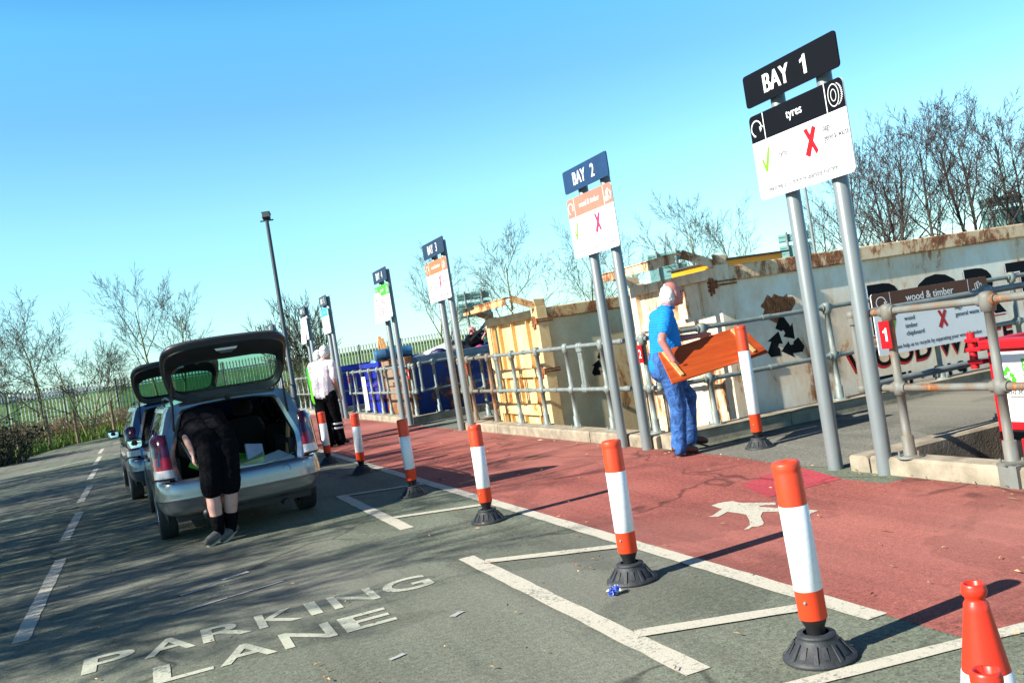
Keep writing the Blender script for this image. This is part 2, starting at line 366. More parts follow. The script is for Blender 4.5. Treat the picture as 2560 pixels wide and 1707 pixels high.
M_lip = plain('lips', (.34, .10, .085, 1), .6)
def cloth(name, c, var=.25, bs=9, bst=.7, rough=.9, sheen=0):
    s = NT(name); f = s.noise(bs, 5, .6, None, .8); s.base(s.ramp(f, [(.3, tuple(x * (1 - var) for x in c[:3]) + (1,)), (.7, tuple(min(1, x * (1 + var)) for x in c[:3]) + (1,))]), rough, 0, .05 if c[1] < .02 else .2); s.bump(f, bst, .05); return s.m
M_jeans = cloth('denim', (.040, .115, .32, 1), .6, 12, .8)
M_polo = None
def polo_mat():
    s = NT('striped_blue_polo'); w = s.n('ShaderNodeTexWave'); w.wave_type = 'BANDS'; w.bands_direction = 'Z'; w.inputs['Scale'].default_value = 12; w.inputs['Distortion'].default_value = .6
    s.l(s.co(), w.inputs['Vector']); a = s.ramp(w.outputs['Fac'], [(.80, (.010, .20, .62, 1)), (.95, (.02, .27, .66, 1))]); s.base(a, .9, 0, .2); s.bump(s.noise(8, 4, .6, None, .8), .6, .05); return s.m
M_polo = polo_mat()
M_shirt = cloth('pale_pink_shirt', (.70, .62, .65, 1), .06, 7, .6)
M_dark = cloth('black_cloth', (.005, .005, .0065, 1), .3, 9, .8)
M_dark2 = cloth('charcoal_jersey', (.008, .008, .011, 1), .3, 9, .8)
M_hiviz = cloth('hi_vis_green', (.09, .42, .015, 1), .15, 8, .5)
M_greenc = cloth('green_jumper', (.02, .26, .03, 1), .2, 8, .5)
M_glove = cloth('grey_work_glove', (.42, .40, .36, 1), .2, 20, .4)
M_shoe = plain('brown_leather', (.075, .022, .014, 1), .45, 0, .3, 10)
M_blackshoe = plain('black_leather', (.008, .008, .009, 1), .45)
M_canvas = plain('grey_canvas_shoe', (.10, .095, .085, 1), .8, 0, .2, 12)
M_sole = plain('dusty_sole', (.40, .36, .26, 1), .8)
M_refl = plain('silver_reflective_tape', (.50, .52, .52, 1), .3, .3)

# ------------------------------------------------------------------ setting: slab, pits, yard, verge and field
def struct(mb, name, m, **k): return tag(mb.build(name, m, **k), kind='structure')
RY0, RY1 = 5.66, 8.30                       # first tarmac recess between the pits
far = [(-30, -30), (-16, -30), (-11, 0), (-8, 18), (-5.2, 29), (-4.3, 32), (-3.95, 34.6), (-3.5, 37.4), (-2.9, 39.6), (-2.1, 41.2), (-.8, 42.0), (2, 42.8), (5.05, 43.6)]
edge_r = [(5.05, 36.8), (12, 36.8), (12, 33.9), (5.05, 33.9), (5.05, 27.9), (9, 27.9), (9, 34), (16, 34), (16, 24.85), (5.05, 24.85), (5.05, 18.25), (14, 18.55), (14, 15.25), (5.05, 15.25),
          (5.05, RY1 + .17), (14, RY1 - .42), (14, RY0), (4.95, RY0), (4.95, -30)]
slab = MB(); pts = far[1:] + edge_r
n = len(pts)
slab.add([(x, y, 0) for x, y in pts] + [(x, y, -1.1) for x, y in pts], [tuple(range(n))[::-1]], 0)
slab.add([(x, y, 0) for x, y in pts] + [(x, y, -1.1) for x, y in pts], [(i, (i + 1) % n, n + (i + 1) % n, n + i) for i in range(n)], 1)
struct(slab, 'tarmac', [M_tar, M_concd])
yd = MB().add([(4.9, -30, -1.08), (60, -30, -1.08), (60, 47, -1.08), (4.9, 47, -1.08)], [(0, 1, 2, 3)]); struct(yd, 'lower_yard', M_yard)
def sheet(name, pts, z, m): return struct(MB().add([(x, y, z) for x, y in pts], [tuple(range(len(pts)))]), name, m)
# red walkway: its near end tapers, a grey tongue runs out of the first recess
sheet('red_walkway', [(2.78, 3.02), (2.78, 2.70), (3.06, 2.66), (4.90, 2.30), (4.915, 5.06), (4.70, 5.07), (4.69, 5.50), (4.80, 5.86), (4.90, 6.25), (4.93, 6.66), (4.97, 7.12), (5.0, 7.5), (5.0, 7.97), (4.99, 8.3), (4.985, 15.2), (4.985, 18.2), (5.0, 24.8), (5.0, 38.5), (2.76, 38.5)], .002, M_red)
sheet('fresh_red_patch', [(4.02, 5.50), (4.69, 5.49), (4.79, 5.85), (4.88, 6.2), (4.55, 6.22), (4.2, 6.05)], .0045, M_redfresh)
sheet('grey_recess_surface', [(4.97, RY0 + .18), (13.9, RY0 + .18), (13.9, 7.6), (5.0, 8.2), (5.0, 7.5), (4.97, 7.12), (4.93, 6.66), (4.9, 6.25)], .0032, M_tar2)
def rline(mb, p0, p1, wd, seed=0, ex=0):
    """one painted line with slightly ragged edges"""
    rnd = random.Random(seed); p0, p1 = V((*p0, 0)), V((*p1, 0)); d = (p1 - p0); L = d.length; d.normalize(); q = V((-d.y, d.x, 0)); n = max(2, int(L / .12))
    L0 = []; R0 = []
    for i in range(n + 1):
        p = p0 + d * (L * i / n); L0.append(p + q * (wd / 2 + rnd.uniform(-.004, .004))); R0.append(p - q * (wd / 2 + rnd.uniform(-.004, .004)))
    mb.add([(p.x, p.y, mb.z) for p in L0 + R0], [(i, i + 1, n + 2 + i, n + 1 + i)[::-1] for i in range(n)])
ln = MB(); ln.z = .005; rline(ln, (2.74, 3.12), (2.745, 38.5), .112, 1); struct(ln, 'walkway_edge_line', M_line)
ln = MB(); ln.z = .004
for k, (y0, y1, ya, yb) in enumerate(((3.17, 5.98, (3.74, 3.42), (5.73, 5.22)), (7.46, 10.23, (8.10, 7.70), (10.12, 9.76)))):
    rline(ln, (1.86, y0), (1.86, y1), .115, 5 + k)
ln.z = .008
for k, (y0, y1, ya, yb) in enumerate(((3.17, 5.98, (3.74, 3.42), (5.73, 5.22)), (7.46, 10.23, (8.10, 7.70), (10.12, 9.76)))):
    rline(ln, (1.90, ya[0]), (2.70, yb[0] if k == 9 else ya[1] - .0), .10, 11 + k)
    rline(ln, (1.90, yb[0]), (2.70, yb[1]), .10, 15 + k)
for k, (y0, y1) in enumerate(((11.9, 14.6), (16.2, 18.9))):
    rline(ln, (1.86, y0), (1.86, y1), .10, 25 + k)
struct(ln, 'parking_bay_lines', M_line)
ln = MB(); ln.z = .004
for k, (y0, y1, x) in enumerate(((-2, .9, -.88), (2.25, 5.4, -.9), (6.70, 9.95, -.93), (11.27, 13.95, -.99), (15.42, 18.30, -1.06), (19.80, 22.70, -1.14), (24.35, 27.65, -1.24), (29.3, 32.0, -1.33))):
    rline(ln, (x, y0), (x, y1), .105, 30 + k)
struct(ln, 'centre_line_dashes', M_line)
ln = MB(); ln.z = .004; rline(ln, (-6.5, 22), (-3.3, 25.1), .12, 51); rline(ln, (-2.9, 25.5), (-1.5, 26.95), .12, 52); rline(ln, (-1.1, 34.2), (.6, 38.5), .10, 53); rline(ln, (-.9, 27.3), (.6, 28.4), .09, 54)
rline(ln, (-.4, 11.2), (.15, 11.3), .07, 55)
struct(ln, 'junction_line', M_line)
ln = MB(); ln.z = .006; rline(ln, (1.2, 2.96), (5.5, 2.16), .085, 60); struct(ln, 'crossing_line', M_line)
# lettering painted on the road, each word laid flat on the tarmac, a little squashed in the driving direction
tx = MB()
for body, y, hh, ext in (('PARKING', 5.52, .31, ((-.51, -.24), (-.19, .08), (.12, .39), (.43, .68), (.73, .80), (.87, 1.15), (1.20, 1.50))), ('LANE', 4.985, .30, ((-.15, .14), (.17, .46), (.50, .78), (.83, 1.11)))):
    for ch, (xa, xb) in zip(body, ext):
        vs, fs = text_geo(ch, hh, 1.0, .022, 0, 'LEFT'); lo, hi = min(p[0] for p in vs), max(p[0] for p in vs)
        tx.add([((p[0] - lo) * (xb - xa) / (hi - lo) + xa, p[1] + y, .004) for p in vs], fs)
struct(tx, 'painted_road_lettering', M_text)
ln = MB(); ln.z = .0055; rline(ln, (-.02, 6.42), (.72, 6.62), .030, 71); rline(ln, (.05, 6.95), (.30, 7.02), .05, 72); rline(ln, (.35, 7.15), (.55, 7.22), .06, 73); rline(ln, (1.35, 4.75), (1.42, 4.80), .04, 74); rline(ln, (.9, 4.35), (.98, 4.38), .03, 75); struct(ln, 'paint_scuffs', worn_paint('scuffed_paint', (.42, .42, .40, 1), TAR))
# walking figure painted on the walkway
pd = MB()
pd.poly([(3.435, 5.401), (3.482, 5.406), (3.559, 5.465), (3.627, 5.509), (3.637, 5.583), (3.653, 5.679), (3.723, 5.699), (3.778, 5.684), (3.82, 5.651), (3.812, 5.58), (3.822, 5.524), (3.878, 5.426), (3.938, 5.313), (3.892, 5.253), (3.858, 5.305), (3.82, 5.352), (3.803, 5.304), (3.835, 5.177), (3.895, 4.98), (3.923, 4.855), (3.775, 4.814), (3.766, 5.086), (3.714, 5.165), (3.629, 5.078), (3.53, 4.916), (3.496, 4.878), (3.451, 4.867), (3.424, 4.897), (3.379, 4.87), (3.35, 4.882), (3.444, 4.946), (3.517, 5.049), (3.607, 5.202), (3.609, 5.285), (3.594, 5.4), (3.536, 5.369), (3.479, 5.338)], Matrix.Translation((0, 0, .005)))
struct(pd, 'painted_walking_figure', M_line)
# kerbs round the pits, cast in lengths
kb = MB(); rk = random.Random(4)
def kerb(p0, p1, wd, h=.13, seg=1.5):
    p0, p1 = V((*p0, 0)), V((*p1, 0)); L = (p1 - p0).length; n = max(1, round(L / seg)); d = (p1 - p0) / n
    for i in range(n):
        a = p0 + d * i + d.normalized() * .006; b = p0 + d * (i + 1) - d.normalized() * .006; hh = h + rk.uniform(-.006, .006); o = rk.uniform(-.006, .006)
        q = V((-d.y, d.x, 0)).normalized()
        a, b = a + q * o, b + q * o
        prof = [(0, -.05), (0, hh - .02), (.02, hh), (wd - .02, hh), (wd, hh - .02), (wd, -.3)]
        r = [[p - q * x + V((0, 0, z)) for x, z in prof] for p in (a, b)]
        kb.loft(r, False, False, 0, False)
        for ring, rev in ((r[0], 1), (r[1], 0)): kb.add(ring, [tuple(range(6))[::-1] if rev else tuple(range(6))])
kerb((4.93, -4), (4.93, RY0 - .22), .20); kerb((4.93, RY0), (13.9, RY0), -.20 if False else .20)
kerb((13.9, RY1 - .41), (5.02, RY1 + .0), .25, .15) if False else kerb((5.02, RY1 + .06), (13.9, RY1 - .53), -.25, .15)
kerb((5.0, RY1 + .33), (5.0, 15.0), .28)
kerb((5.0, 15.22), (13.9, 15.22), .2)
kerb((5.02, 18.18), (13.9, 18.48), -.25, .15); kerb((5.02, 18.45), (5.02, 24.6), .28); kerb((5.02, 24.82), (13.9, 24.82), .2)
kerb((5.02, 27.9), (9, 27.9), -.25, .15); kerb((5.02, 28.2), (5.02, 33.7), .28); kerb((5.02, 37.0), (5.02, 43), .28)
struct(kb, 'pit_kerb', M_conc)
stl = MB(); stl.bar((4.905, 4.17, .07), (5.14, 4.17, .07), .012, .15); stl.bar((4.905, 4.27, .152), (5.14, 4.17, .152), .10, .012); stl.bar((4.912, 4.17, .07), (4.912, 4.30, .07), .012, .15)
tag(stl.build('steel_bracket', M_galvr), 'rusty steel bracket clamped over a gap in the kerb by the red skip', 'bracket')

# verge and field: strips that follow the far edge of the road and climb outwards
ring = far[1:] + [(12, 46.5), (22, 47.5), (34, 45), (48, 36), (60, 20), (66, 0), (60, -30)]
cx, cy = 6.0, 12.0
def offs(p, d):
    v = V((p[0] - cx, p[1] - cy, 0)); L = v.length; return V((cx, cy, 0)) + v * ((L + d) / L)
fine = []
for a, b in zip(ring, ring[1:]):
    L = math.hypot(b[0] - a[0], b[1] - a[1]); k = max(1, int(L / 1.2))
    fine += [(a[0] + (b[0] - a[0]) * i / k, a[1] + (b[1] - a[1]) * i / k) for i in range(k)]
fine.append(ring[-1])
rv = random.Random(7)
def zof(d, x):
    if d < 8: return -.03 + .16 * min(1, max(0, d) / .8) + .40 * max(0, min(1, (d - .8) / 5))
    s = min(1, (d - 8) / 90); return .53 + 2.75 * (s ** .75)
def strips(ds, name, m, mb=None):
    mb = MB(); rings = []
    for d in ds:
        rings.append([offs(p, d) + V((0, 0, (zof(d, p[0]) if d > -.2 else -1.2) + (rv.uniform(-.04, .05) if 0 < d < 9 else 0))) for p in fine])
    mb.loft(rings, False, False, 0, True); return struct(mb, name, m)
strips((-.35, 0, .25, .6, 1.2, 2, 3, 4.2, 5.5, 7, 8.2), 'grass_verge', M_verge)
fm = MB(); rings = [[offs(p, d) + V((0, 0, zof(d, p[0]) if d < 150 else 3.28 - (d - 150) * .02)) for p in fine] for d in (8.1, 12, 20, 30, 45, 60, 80, 98, 120, 150, 400, 1500)]
fm.loft(rings, False, False, 0, True); struct(fm, 'green_field', M_field)
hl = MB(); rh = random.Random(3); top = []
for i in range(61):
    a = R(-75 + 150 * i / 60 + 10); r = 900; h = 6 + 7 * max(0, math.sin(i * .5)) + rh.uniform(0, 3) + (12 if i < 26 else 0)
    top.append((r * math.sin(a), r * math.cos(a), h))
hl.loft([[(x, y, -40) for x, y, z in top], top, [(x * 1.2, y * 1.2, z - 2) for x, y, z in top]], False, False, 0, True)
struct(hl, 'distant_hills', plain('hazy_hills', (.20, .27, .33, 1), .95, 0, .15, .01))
# far hedge along the field crest, a mass nobody could count
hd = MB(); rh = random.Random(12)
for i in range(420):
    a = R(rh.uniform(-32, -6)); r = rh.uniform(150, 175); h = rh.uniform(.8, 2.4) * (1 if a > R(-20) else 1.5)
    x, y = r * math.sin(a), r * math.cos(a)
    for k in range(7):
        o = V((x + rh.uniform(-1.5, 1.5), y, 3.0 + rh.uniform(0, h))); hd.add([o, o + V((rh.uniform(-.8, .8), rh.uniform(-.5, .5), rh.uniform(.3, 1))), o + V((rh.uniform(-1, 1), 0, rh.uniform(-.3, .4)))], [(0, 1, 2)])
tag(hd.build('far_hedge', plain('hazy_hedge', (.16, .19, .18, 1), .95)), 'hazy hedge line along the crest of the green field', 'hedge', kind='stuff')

# ------------------------------------------------------------------ grass, brambles and the dark bush on the verge
gm = MB(); rg = random.Random(21)
seg = [p for p in fine if -9 < p[0] < 8 and p[1] > 20]
def vpt(d):
    i = rg.randrange(len(seg) - 1); t = rg.random(); p = (seg[i][0] + (seg[i + 1][0] - seg[i][0]) * t, seg[i][1] + (seg[i + 1][1] - seg[i][1]) * t)
    q = offs(p, d); q.z = zof(d, 0); return q
for i in range(11000):
    q = vpt(rg.uniform(.05, 4.5) if i % 5 else rg.uniform(.05, .6)); a = rg.uniform(0, 6.28); h = rg.uniform(.08, .30) * (1.25 if rg.random() < .15 else 1); wd = rg.uniform(.012, .035)
    dx, dy = math.cos(a), math.sin(a); l = rg.uniform(-.6, .6) * h
    gm.add([q + V((-dx * wd, -dy * wd, -.02)), q + V((dx * wd, dy * wd, -.02)), q + V((dy * l + dx * wd * .4, -dx * l, h))], [(0, 1, 2)])
tag(gm.build('grass', M_grass), 'rough green grass growing on the roadside verge', 'grass', kind='stuff')
bm_ = MB()
for i in range(1700):
    q = vpt(rg.uniform(2.0, 5.8)); pts_ = [q]; a = rg.uniform(0, 6.28); h = rg.uniform(.3, .85); L = rg.uniform(.4, 1.3)
    pts_ = [q + V((math.cos(a) * L * t, math.sin(a) * L * t, h * math.sin(min(1, t * 1.1) * 2.6) + rg.uniform(-.03, .03))) for t in (0, .3, .6, .85, 1)]
    bm_.tube(pts_, [.015, .013, .011, .009, .006], 3, 0, False)
tag(bm_.build('bramble', M_dry), 'dead brown bramble stems tangled below the palisade fence', 'bramble', kind='stuff')

# ------------------------------------------------------------------ flexible bollards
def make_bollard(loc, label, tilt=(0, 0), H=.785, s0=.276, s1=.610):
    t = thing('flexible_bollard', label, 'bollard', loc, 0, 'flexible bollards along the walkway edge')
    b = MB(); n = 36
    prof = [(.137, 0), (.142, .005), (.140, .016), (.122, .024), (.078, .080), (.072, .089), (.075, .092), (.075, .099), (.058, .103), (.050, .105)]
    b.lathe(prof, n); 
    for k in range(8):
        a = 2 * math.pi * k / 8; M = Matrix.Rotation(a, 4, 'Z')
        b.add([M @ V(p) for p in ((.130, -.010, .016), (.130, .010, .016), (.087, .007, .073), (.087, -.007, .073), (.132, -.008, .021), (.132, .008, .021), (.089, .006, .077), (.089, -.006, .077))], [(4, 5, 6, 7), (0, 1, 5, 4), (1, 2, 6, 5), (2, 3, 7, 6), (3, 0, 4, 7)])
        b.add([M @ V(p) for p in ((.116, .024, .0315), (.108, .05, .0315), (.083, .038, .0725), (.087, .018, .0725))], [(0, 1, 2, 3)])
    b.build('base', M_rubber, t)
    T = Matrix.Translation((0, 0, .12)) @ Matrix.Rotation(tilt[0], 4, 'X') @ Matrix.Rotation(tilt[1], 4, 'Y') @ Matrix.Translation((0, 0, -.12))
    MB().lathe([(.036, .098), (.037, .125), (.046, .145), (.052, .168), (.052, .17)], 24, M=T).build('neck', M_blackp, t)
    p = MB(); p.lathe([(.0, .160), (.0525, .160), (.0545, .164), (.0545, H - .05), (.053, H - .043), (.0545, H - .036), (.0545, H - .013), (.050, H - .005), (.030, H - .002), (.020, H - .004), (.012, H - .009), (.0, H - .009)], 28, M=T); p.build('post', M_orange, t)
    MB().lathe([(.0546, s0), (.0556, s0 + .001), (.0556, s1 - .001), (.0546, s1)], 28, M=T).build('sleeve', M_sleeve, t)
    MB().sphere(T @ V((-.048, -.028, .235)), .007, 8, 6).build('bolt', M_galv, t)
    return t
BOL = [((2.28, 2.95, 0), 'nearest and tallest looking orange and white bollard, beside the cones', (.0, -.028)),
       ((2.33, 4.52, 0), 'orange and white bollard with crumpled blue litter at its black foot', (0, .004)),
       ((2.41, 6.99, 0), 'orange and white bollard with a torn nick at the top of its sleeve', (0, .006)),
       ((2.40, 9.13, 0), 'orange and white bollard with scuffed sleeve beyond the far corner of a painted bay', (0, -.012)),
       ((2.49, 11.87, 0), 'orange and white bollard standing in the shade beside the hatchback corner, grass round its foot', (0, .018)),
       ((2.44, 13.89, 0), 'orange and white bollard in front of the shirt sleeved attendant', (0, -.01)),
       ((5.41, 7.41, 0), 'tall orange and white bollard on the grey recess, its top overlapping the carried board', (0, -.010)),
       ((2.47, 16.4, 0), 'bollard top seen through the right side of the open estate car', (0, 0)),
       ((2.47, 19.6, 0), 'bollard top seen through the middle of the open estate car', (0, 0))]
for l, lab, tl in BOL:
    if lab.startswith('tall'): make_bollard(l, lab, tl, 1.20, .335, .95)
    else: make_bollard(l, lab, tl)
nick = None

# ------------------------------------------------------------------ traffic cones (cut by the lower edge of the frame)
def make_cone(loc, label, rz=0):
    t = thing('traffic_cone', label, 'cone', loc, rz, 'traffic cones at the end of the walkway')
    b = MB(); b.loft([[V((x * s, y * s, z)) for x, y in rrect(-.2, -.2, .2, .2, .05)] for s, z in ((1, 0), (1, .028), (.94, .036), (.66, .04))], True, True, 0, False); b.build('base', M_blackp, t)
    c = MB(); c.lathe([(.142, .036), (.138, .05), (.052, .575), (.049, .60), (.040, .612), (.0385, .625), (.047, .633), (.0505, .645), (.0505, .662), (.046, .672), (.046, .682), (.039, .684), (.034, .680), (.034, .60)], 36); c.build('cone_body', M_cone, t)
    MB().lathe([(.128, .09), (.130, .091), (.096, .319), (.094, .32)], 36).build('reflective_sleeve', M_sleeve, t)
    t.scale = (.716, .716, .716); return t
make_cone((2.18, 2.06, 0), 'orange traffic cone with white sleeve standing behind the other cone')
make_cone((1.70, 1.61, 0), 'front orange traffic cone of the pair, only its top in the picture', .4)

# ------------------------------------------------------------------ signs of the bays
UP = V((0, 0, 1))
M_faded = plain('faded_ink', (.35, .36, .40, 1), .6)
def swirl(mb, M, r, th=.0012):
    """circular recycling arrow"""
    a0, a1 = R(-55), R(195); n = 22; o = []; i_ = []
    for k in range(n + 1):
        a = a1 + (a0 + R(45) - a1) * k / n; wd = r * .16
        o.append((r * math.cos(a), r * math.sin(a))); i_.append(((r - wd) * math.cos(a), (r - wd) * math.sin(a)))
    for k in range(n): mb.poly([o[k], i_[k], i_[k + 1], o[k + 1]], M, 0)
    ro = R(195)
    b = [(.62 * r, -.52 * r), (.52 * r, .12 * r), (1.22 * r, .10 * r)]; mb.poly(b, M, 0)
    a2 = R(195); tail = [( -r * .97, -r * .26), (-r * .8, -r * .22), (-r * .45, -r * .72), (-r * .3, -r * .70), (-r * .28, -r * .92), (-r * .6, -r * .84)]; mb.poly(tail, M, 0)
def cross(mb, M, s, th=.0012):
    for pts in ([(-.30, .5), (-.10, .53), (.36, -.40), (.22, -.52)], [(.20, .56), (.38, .44), (-.12, -.56), (-.36, -.42)]): mb.poly([(x * s, y * s) for x, y in pts], M @ Matrix.Translation((0, 0, .0003 * (pts[0][0] > 0))), 0)
def tick(mb, M, s): mb.poly([(x * s, y * s) for x, y in ((-.32, .06), (-.20, .12), (-.08, -.22), (.22, .56), (.38, .58), (.02, -.52), (-.12, -.54))], M, 0)
def tyre_icon(mb, M, s):
    def ell(rx, ry, cx, a0=0, a1=360, n=28): return [(cx + rx * math.cos(R(a0 + (a1 - a0) * k / n)), ry * math.sin(R(a0 + (a1 - a0) * k / n))) for k in range(n + 1)]
    for ro, ri, cx in (((.34, .50), (.305, .455), -.08), ((.17, .27), (.14, .235), -.08)):
        A = ell(ro[0] * s, ro[1] * s, cx * s); B = ell(ri[0] * s, ri[1] * s, cx * s)
        for k in range(len(A) - 1): mb.poly([A[k], A[k + 1], B[k + 1], B[k]], M, 0)
    A = ell(.42 * s, .50 * s, .06 * s, -80, 80); B = ell(.37 * s, .50 * s, .06 * s, -80, 80)
    for k in range(len(A) - 1): mb.poly([A[k], A[k + 1], B[k + 1], B[k]], M, 0)
    for k in range(2, 26, 2): mb.poly([A[k], A[k + 1], (A[k + 1][0] - .10 * s, A[k + 1][1]), (A[k][0] - .10 * s, A[k][1])], M, 0)
def plank_icon(mb, M, s):
    def ln(p, q, wd=.045):
        p, q = V((*p, 0)) * s, V((*q, 0)) * s; d = (q - p).normalized(); n = V((-d.y, d.x, 0)) * wd * s / 2; mb.poly([(p + n)[:2], (p - n)[:2], (q - n)[:2], (q + n)[:2]], M, 0)
    for x, y, h in ((-.42, -.20, .30), (-.18, -.05, .50), (.02, 0, .54), (.20, -.12, .52)):
        a, b, c, d = (x, y - .25), (x - .06, y + h - .25), (x + .08, y + h - .22), (x + .16, y - .22)
        ln(a, b); ln(b, c); ln(c, d); ln(d, a)
    ln((-.35, -.45), (.35, -.30)); ln((.35, -.30), (.46, .05))
def bay_sign(yc, num, label, head, headmat, namemat, textlist, dz=0, wd=1.07, xl=4.86, sp=.53, faded=False, notice=None, icon='plank', bent=0, blank=False):
    t = thing('bay_sign', label, 'bay sign', (xl, yc, 0), 0, 'bay signs along the walkway')
    M0 = frame((0, 0, 0), (0, -1, 0), UP)                                    # panels face the road
    for s in (-1, 1): MB().lathe([(.0575, -.05), (.0575, 3.17 + dz), (.05, 3.18 + dz), (0, 3.18 + dz)], 18, (.085, s * sp / 2, 0)).build('pole', M_pole, t)
    p = MB(); p.poly(rrect(-wd / 2, 2.955 + dz, wd / 2, 3.215 + dz, .028), M0, .012); np_ = p.build('name_panel', namemat, t)
    br = MB()
    for s in (-1, 1):
        for z in (3.03, 3.15, 2.78, 2.33): br.box((.002, s * sp / 2 - .075, z - .012 + dz), (.03, s * sp / 2 + .075, z + .012 + dz))
    br.build('clamp', M_galv, t)
    l = MB(); l.text('BAY', M0 @ Matrix.Translation((-.30, 3.018 + dz, .0135)), .142, .82, .004, 0, bold=.045); l.build('lettering', M_white, np_)
    l = MB(); Mn = M0 @ Matrix.Translation((.145, 3.018 + dz, .0135))
    if num == '1': l.poly([(x * .15, y * .142) for x, y in ((.20, 0), (.42, 0), (.42, 1.0), (.27, 1.0), (.17, .86), (0, .78), (0, .62), (.20, .70))], Mn, 0)
    else: l.text(num, Mn, .142, .82, .004, 0, bold=.045)
    l.build('numeral', M_white, np_)
    if blank: return t
    p = MB(); n = 8
    bt, tp = 2.205 + dz, 2.885 + dz
    if notice is None or notice != 'full':
        p.poly(rrect(-wd / 2, bt, wd / 2, tp, .04), M0, .012)
    ip = p.build('info_panel', M_white, t)
    hz = tp - .215; m1 = M0 @ Matrix.Translation((0, 0, .0126))
    h = MB(); q = [pt for pt in rrect(-wd / 2, bt, wd / 2, tp, .04) if pt[1] > hz] ; q = [(wd / 2, hz)] + q + [(-wd / 2, hz)]; h.poly(q, m1, 0); h.build('header_band', headmat, ip)
    m2 = M0 @ Matrix.Translation((0, 0, .0134)); L = MB()
    for x in (-.365, .345): MB().poly([(x, hz), (x + .009, hz), (x + .009, tp - .004), (x, tp - .004)], m2, 0).build('divider_line', M_white, ip)
    L.text(head, m2 @ Matrix.Translation((0, hz + .085, 0)), .068 if len(head) < 8 else .060, .9, .003, 0, 0, 'CENTER', bold=.032); L.build('header_lettering', M_white, ip)
    E = MB(); swirl(E, m2 @ Matrix.Translation((-.455, hz + .105, 0)), .068); E.build('recycling_emblem', M_white, ip)
    I = MB(); (tyre_icon if icon == 'tyre' else plank_icon)(I, m2 @ Matrix.Translation((.445, hz + .108, 0)), .165); I.build('emblem', M_white, ip)
    if not textlist: return t
    T = MB(); tick(T, m1 @ Matrix.Translation((-.395, bt + .30, .0008)), .17); T.build('tick_mark', M_lgreen, ip)
    X = MB(); cross(X, m1 @ Matrix.Translation((.13, bt + .315, .0008)), .20); X.build('cross_mark', M_pink if faded else M_redv, ip)
    ink = M_ink if not faded else M_faded
    for j, s in enumerate(textlist[0]): MB().text(s, m1 @ Matrix.Translation((-.24, bt + (.29 if len(textlist[0]) == 1 else .365 - .075 * j), .0008)), .046, .85, .004, 0, bold=.015).build('small_lettering', ink, ip)
    for j, s in enumerate(textlist[1]): MB().text(s, m1 @ Matrix.Translation((.275 if not faded else .26, bt + .355 - .075 * j, .0008)), .046, .68, .004, 0, bold=.015).build('small_lettering', ink, ip)
    MB().text(textlist[2], m1 @ Matrix.Translation((-.02, bt + .055, .0008)), .038, .72, .004, 0, 0, 'CENTER', bold=.014).build('small_lettering', ink, ip)
    return t
bay_sign(5.57, '1', 'nearest bay sign reading BAY 1 above a black and white tyres panel', 'tyres', M_black, M_black, (['tyres'], ['bags', 'general waste'], 'please help us to recycle by separating your tyres'), icon='tyre')
WT = (['wood', 'timber', 'chipboard'], ['bags', 'general waste'], 'please help us to recycle by separating your wood & timber')
bay_sign(9.02, '2', 'blue BAY 2 sign above a sun bleached wood and timber panel', 'wood & timber', M_terra, M_blueplate, WT, .005, faded=True)
bay_sign(14.72, '3', 'dark BAY 3 sign above a small orange topped wood and timber panel', 'wood & timber', M_terra2, M_navy, WT, .03, 1.16, faded=True)
def notice(y, dz, words, parent, x0=4.83, wd=.95, ht=.62, tilt=.10, name='notice_sheet'):
    M = frame((x0 - 4.86, 0.12, 2.50 + dz), (0.06, -1, 0), (tilt, 0, 1)); p = MB(); p.poly(rrect(-wd / 2, -ht / 2, wd / 2, ht / 2, .01), M, .006); o = p.build(name, M_white, parent)
    for k, (s, yy, h) in enumerate(words): MB().text(s, M @ Matrix.Translation((0, yy, .0072)), h, .95, .03, 0, 0, 'CENTER').build('red_lettering', M_redv, o)
s4 = bay_sign(18.45, '4', 'BAY 4 sign with its green panel hidden by a white notice', 'general', M_green, M_navy, None, .03, 1.1)
notice(18.45, -.02, (('DO NOT', .05, .13), ('USE', -.17, .13)), s4, 4.83)
bay_sign(24.75, '5', 'BAY 5 sign with a sky blue header on its white panel', 'metal', M_cyan, M_slate, WT, .12, 1.0, faded=True)
s6 = bay_sign(28.15, '6', 'BAY 6 sign carrying a loose white sheet', 'metal', M_white, M_slate, None, .14, 1.0)
notice(28.15, .10, (('DO NOT', .12, .09), ('USE', -.05, .09)), s6, 4.82, .62, .72)
bay_sign(35.6, '7', 'BAY 7 sign just showing over the raised tailgate', 'metal', M_white, M_slate, WT, .16, 1.6, faded=True)

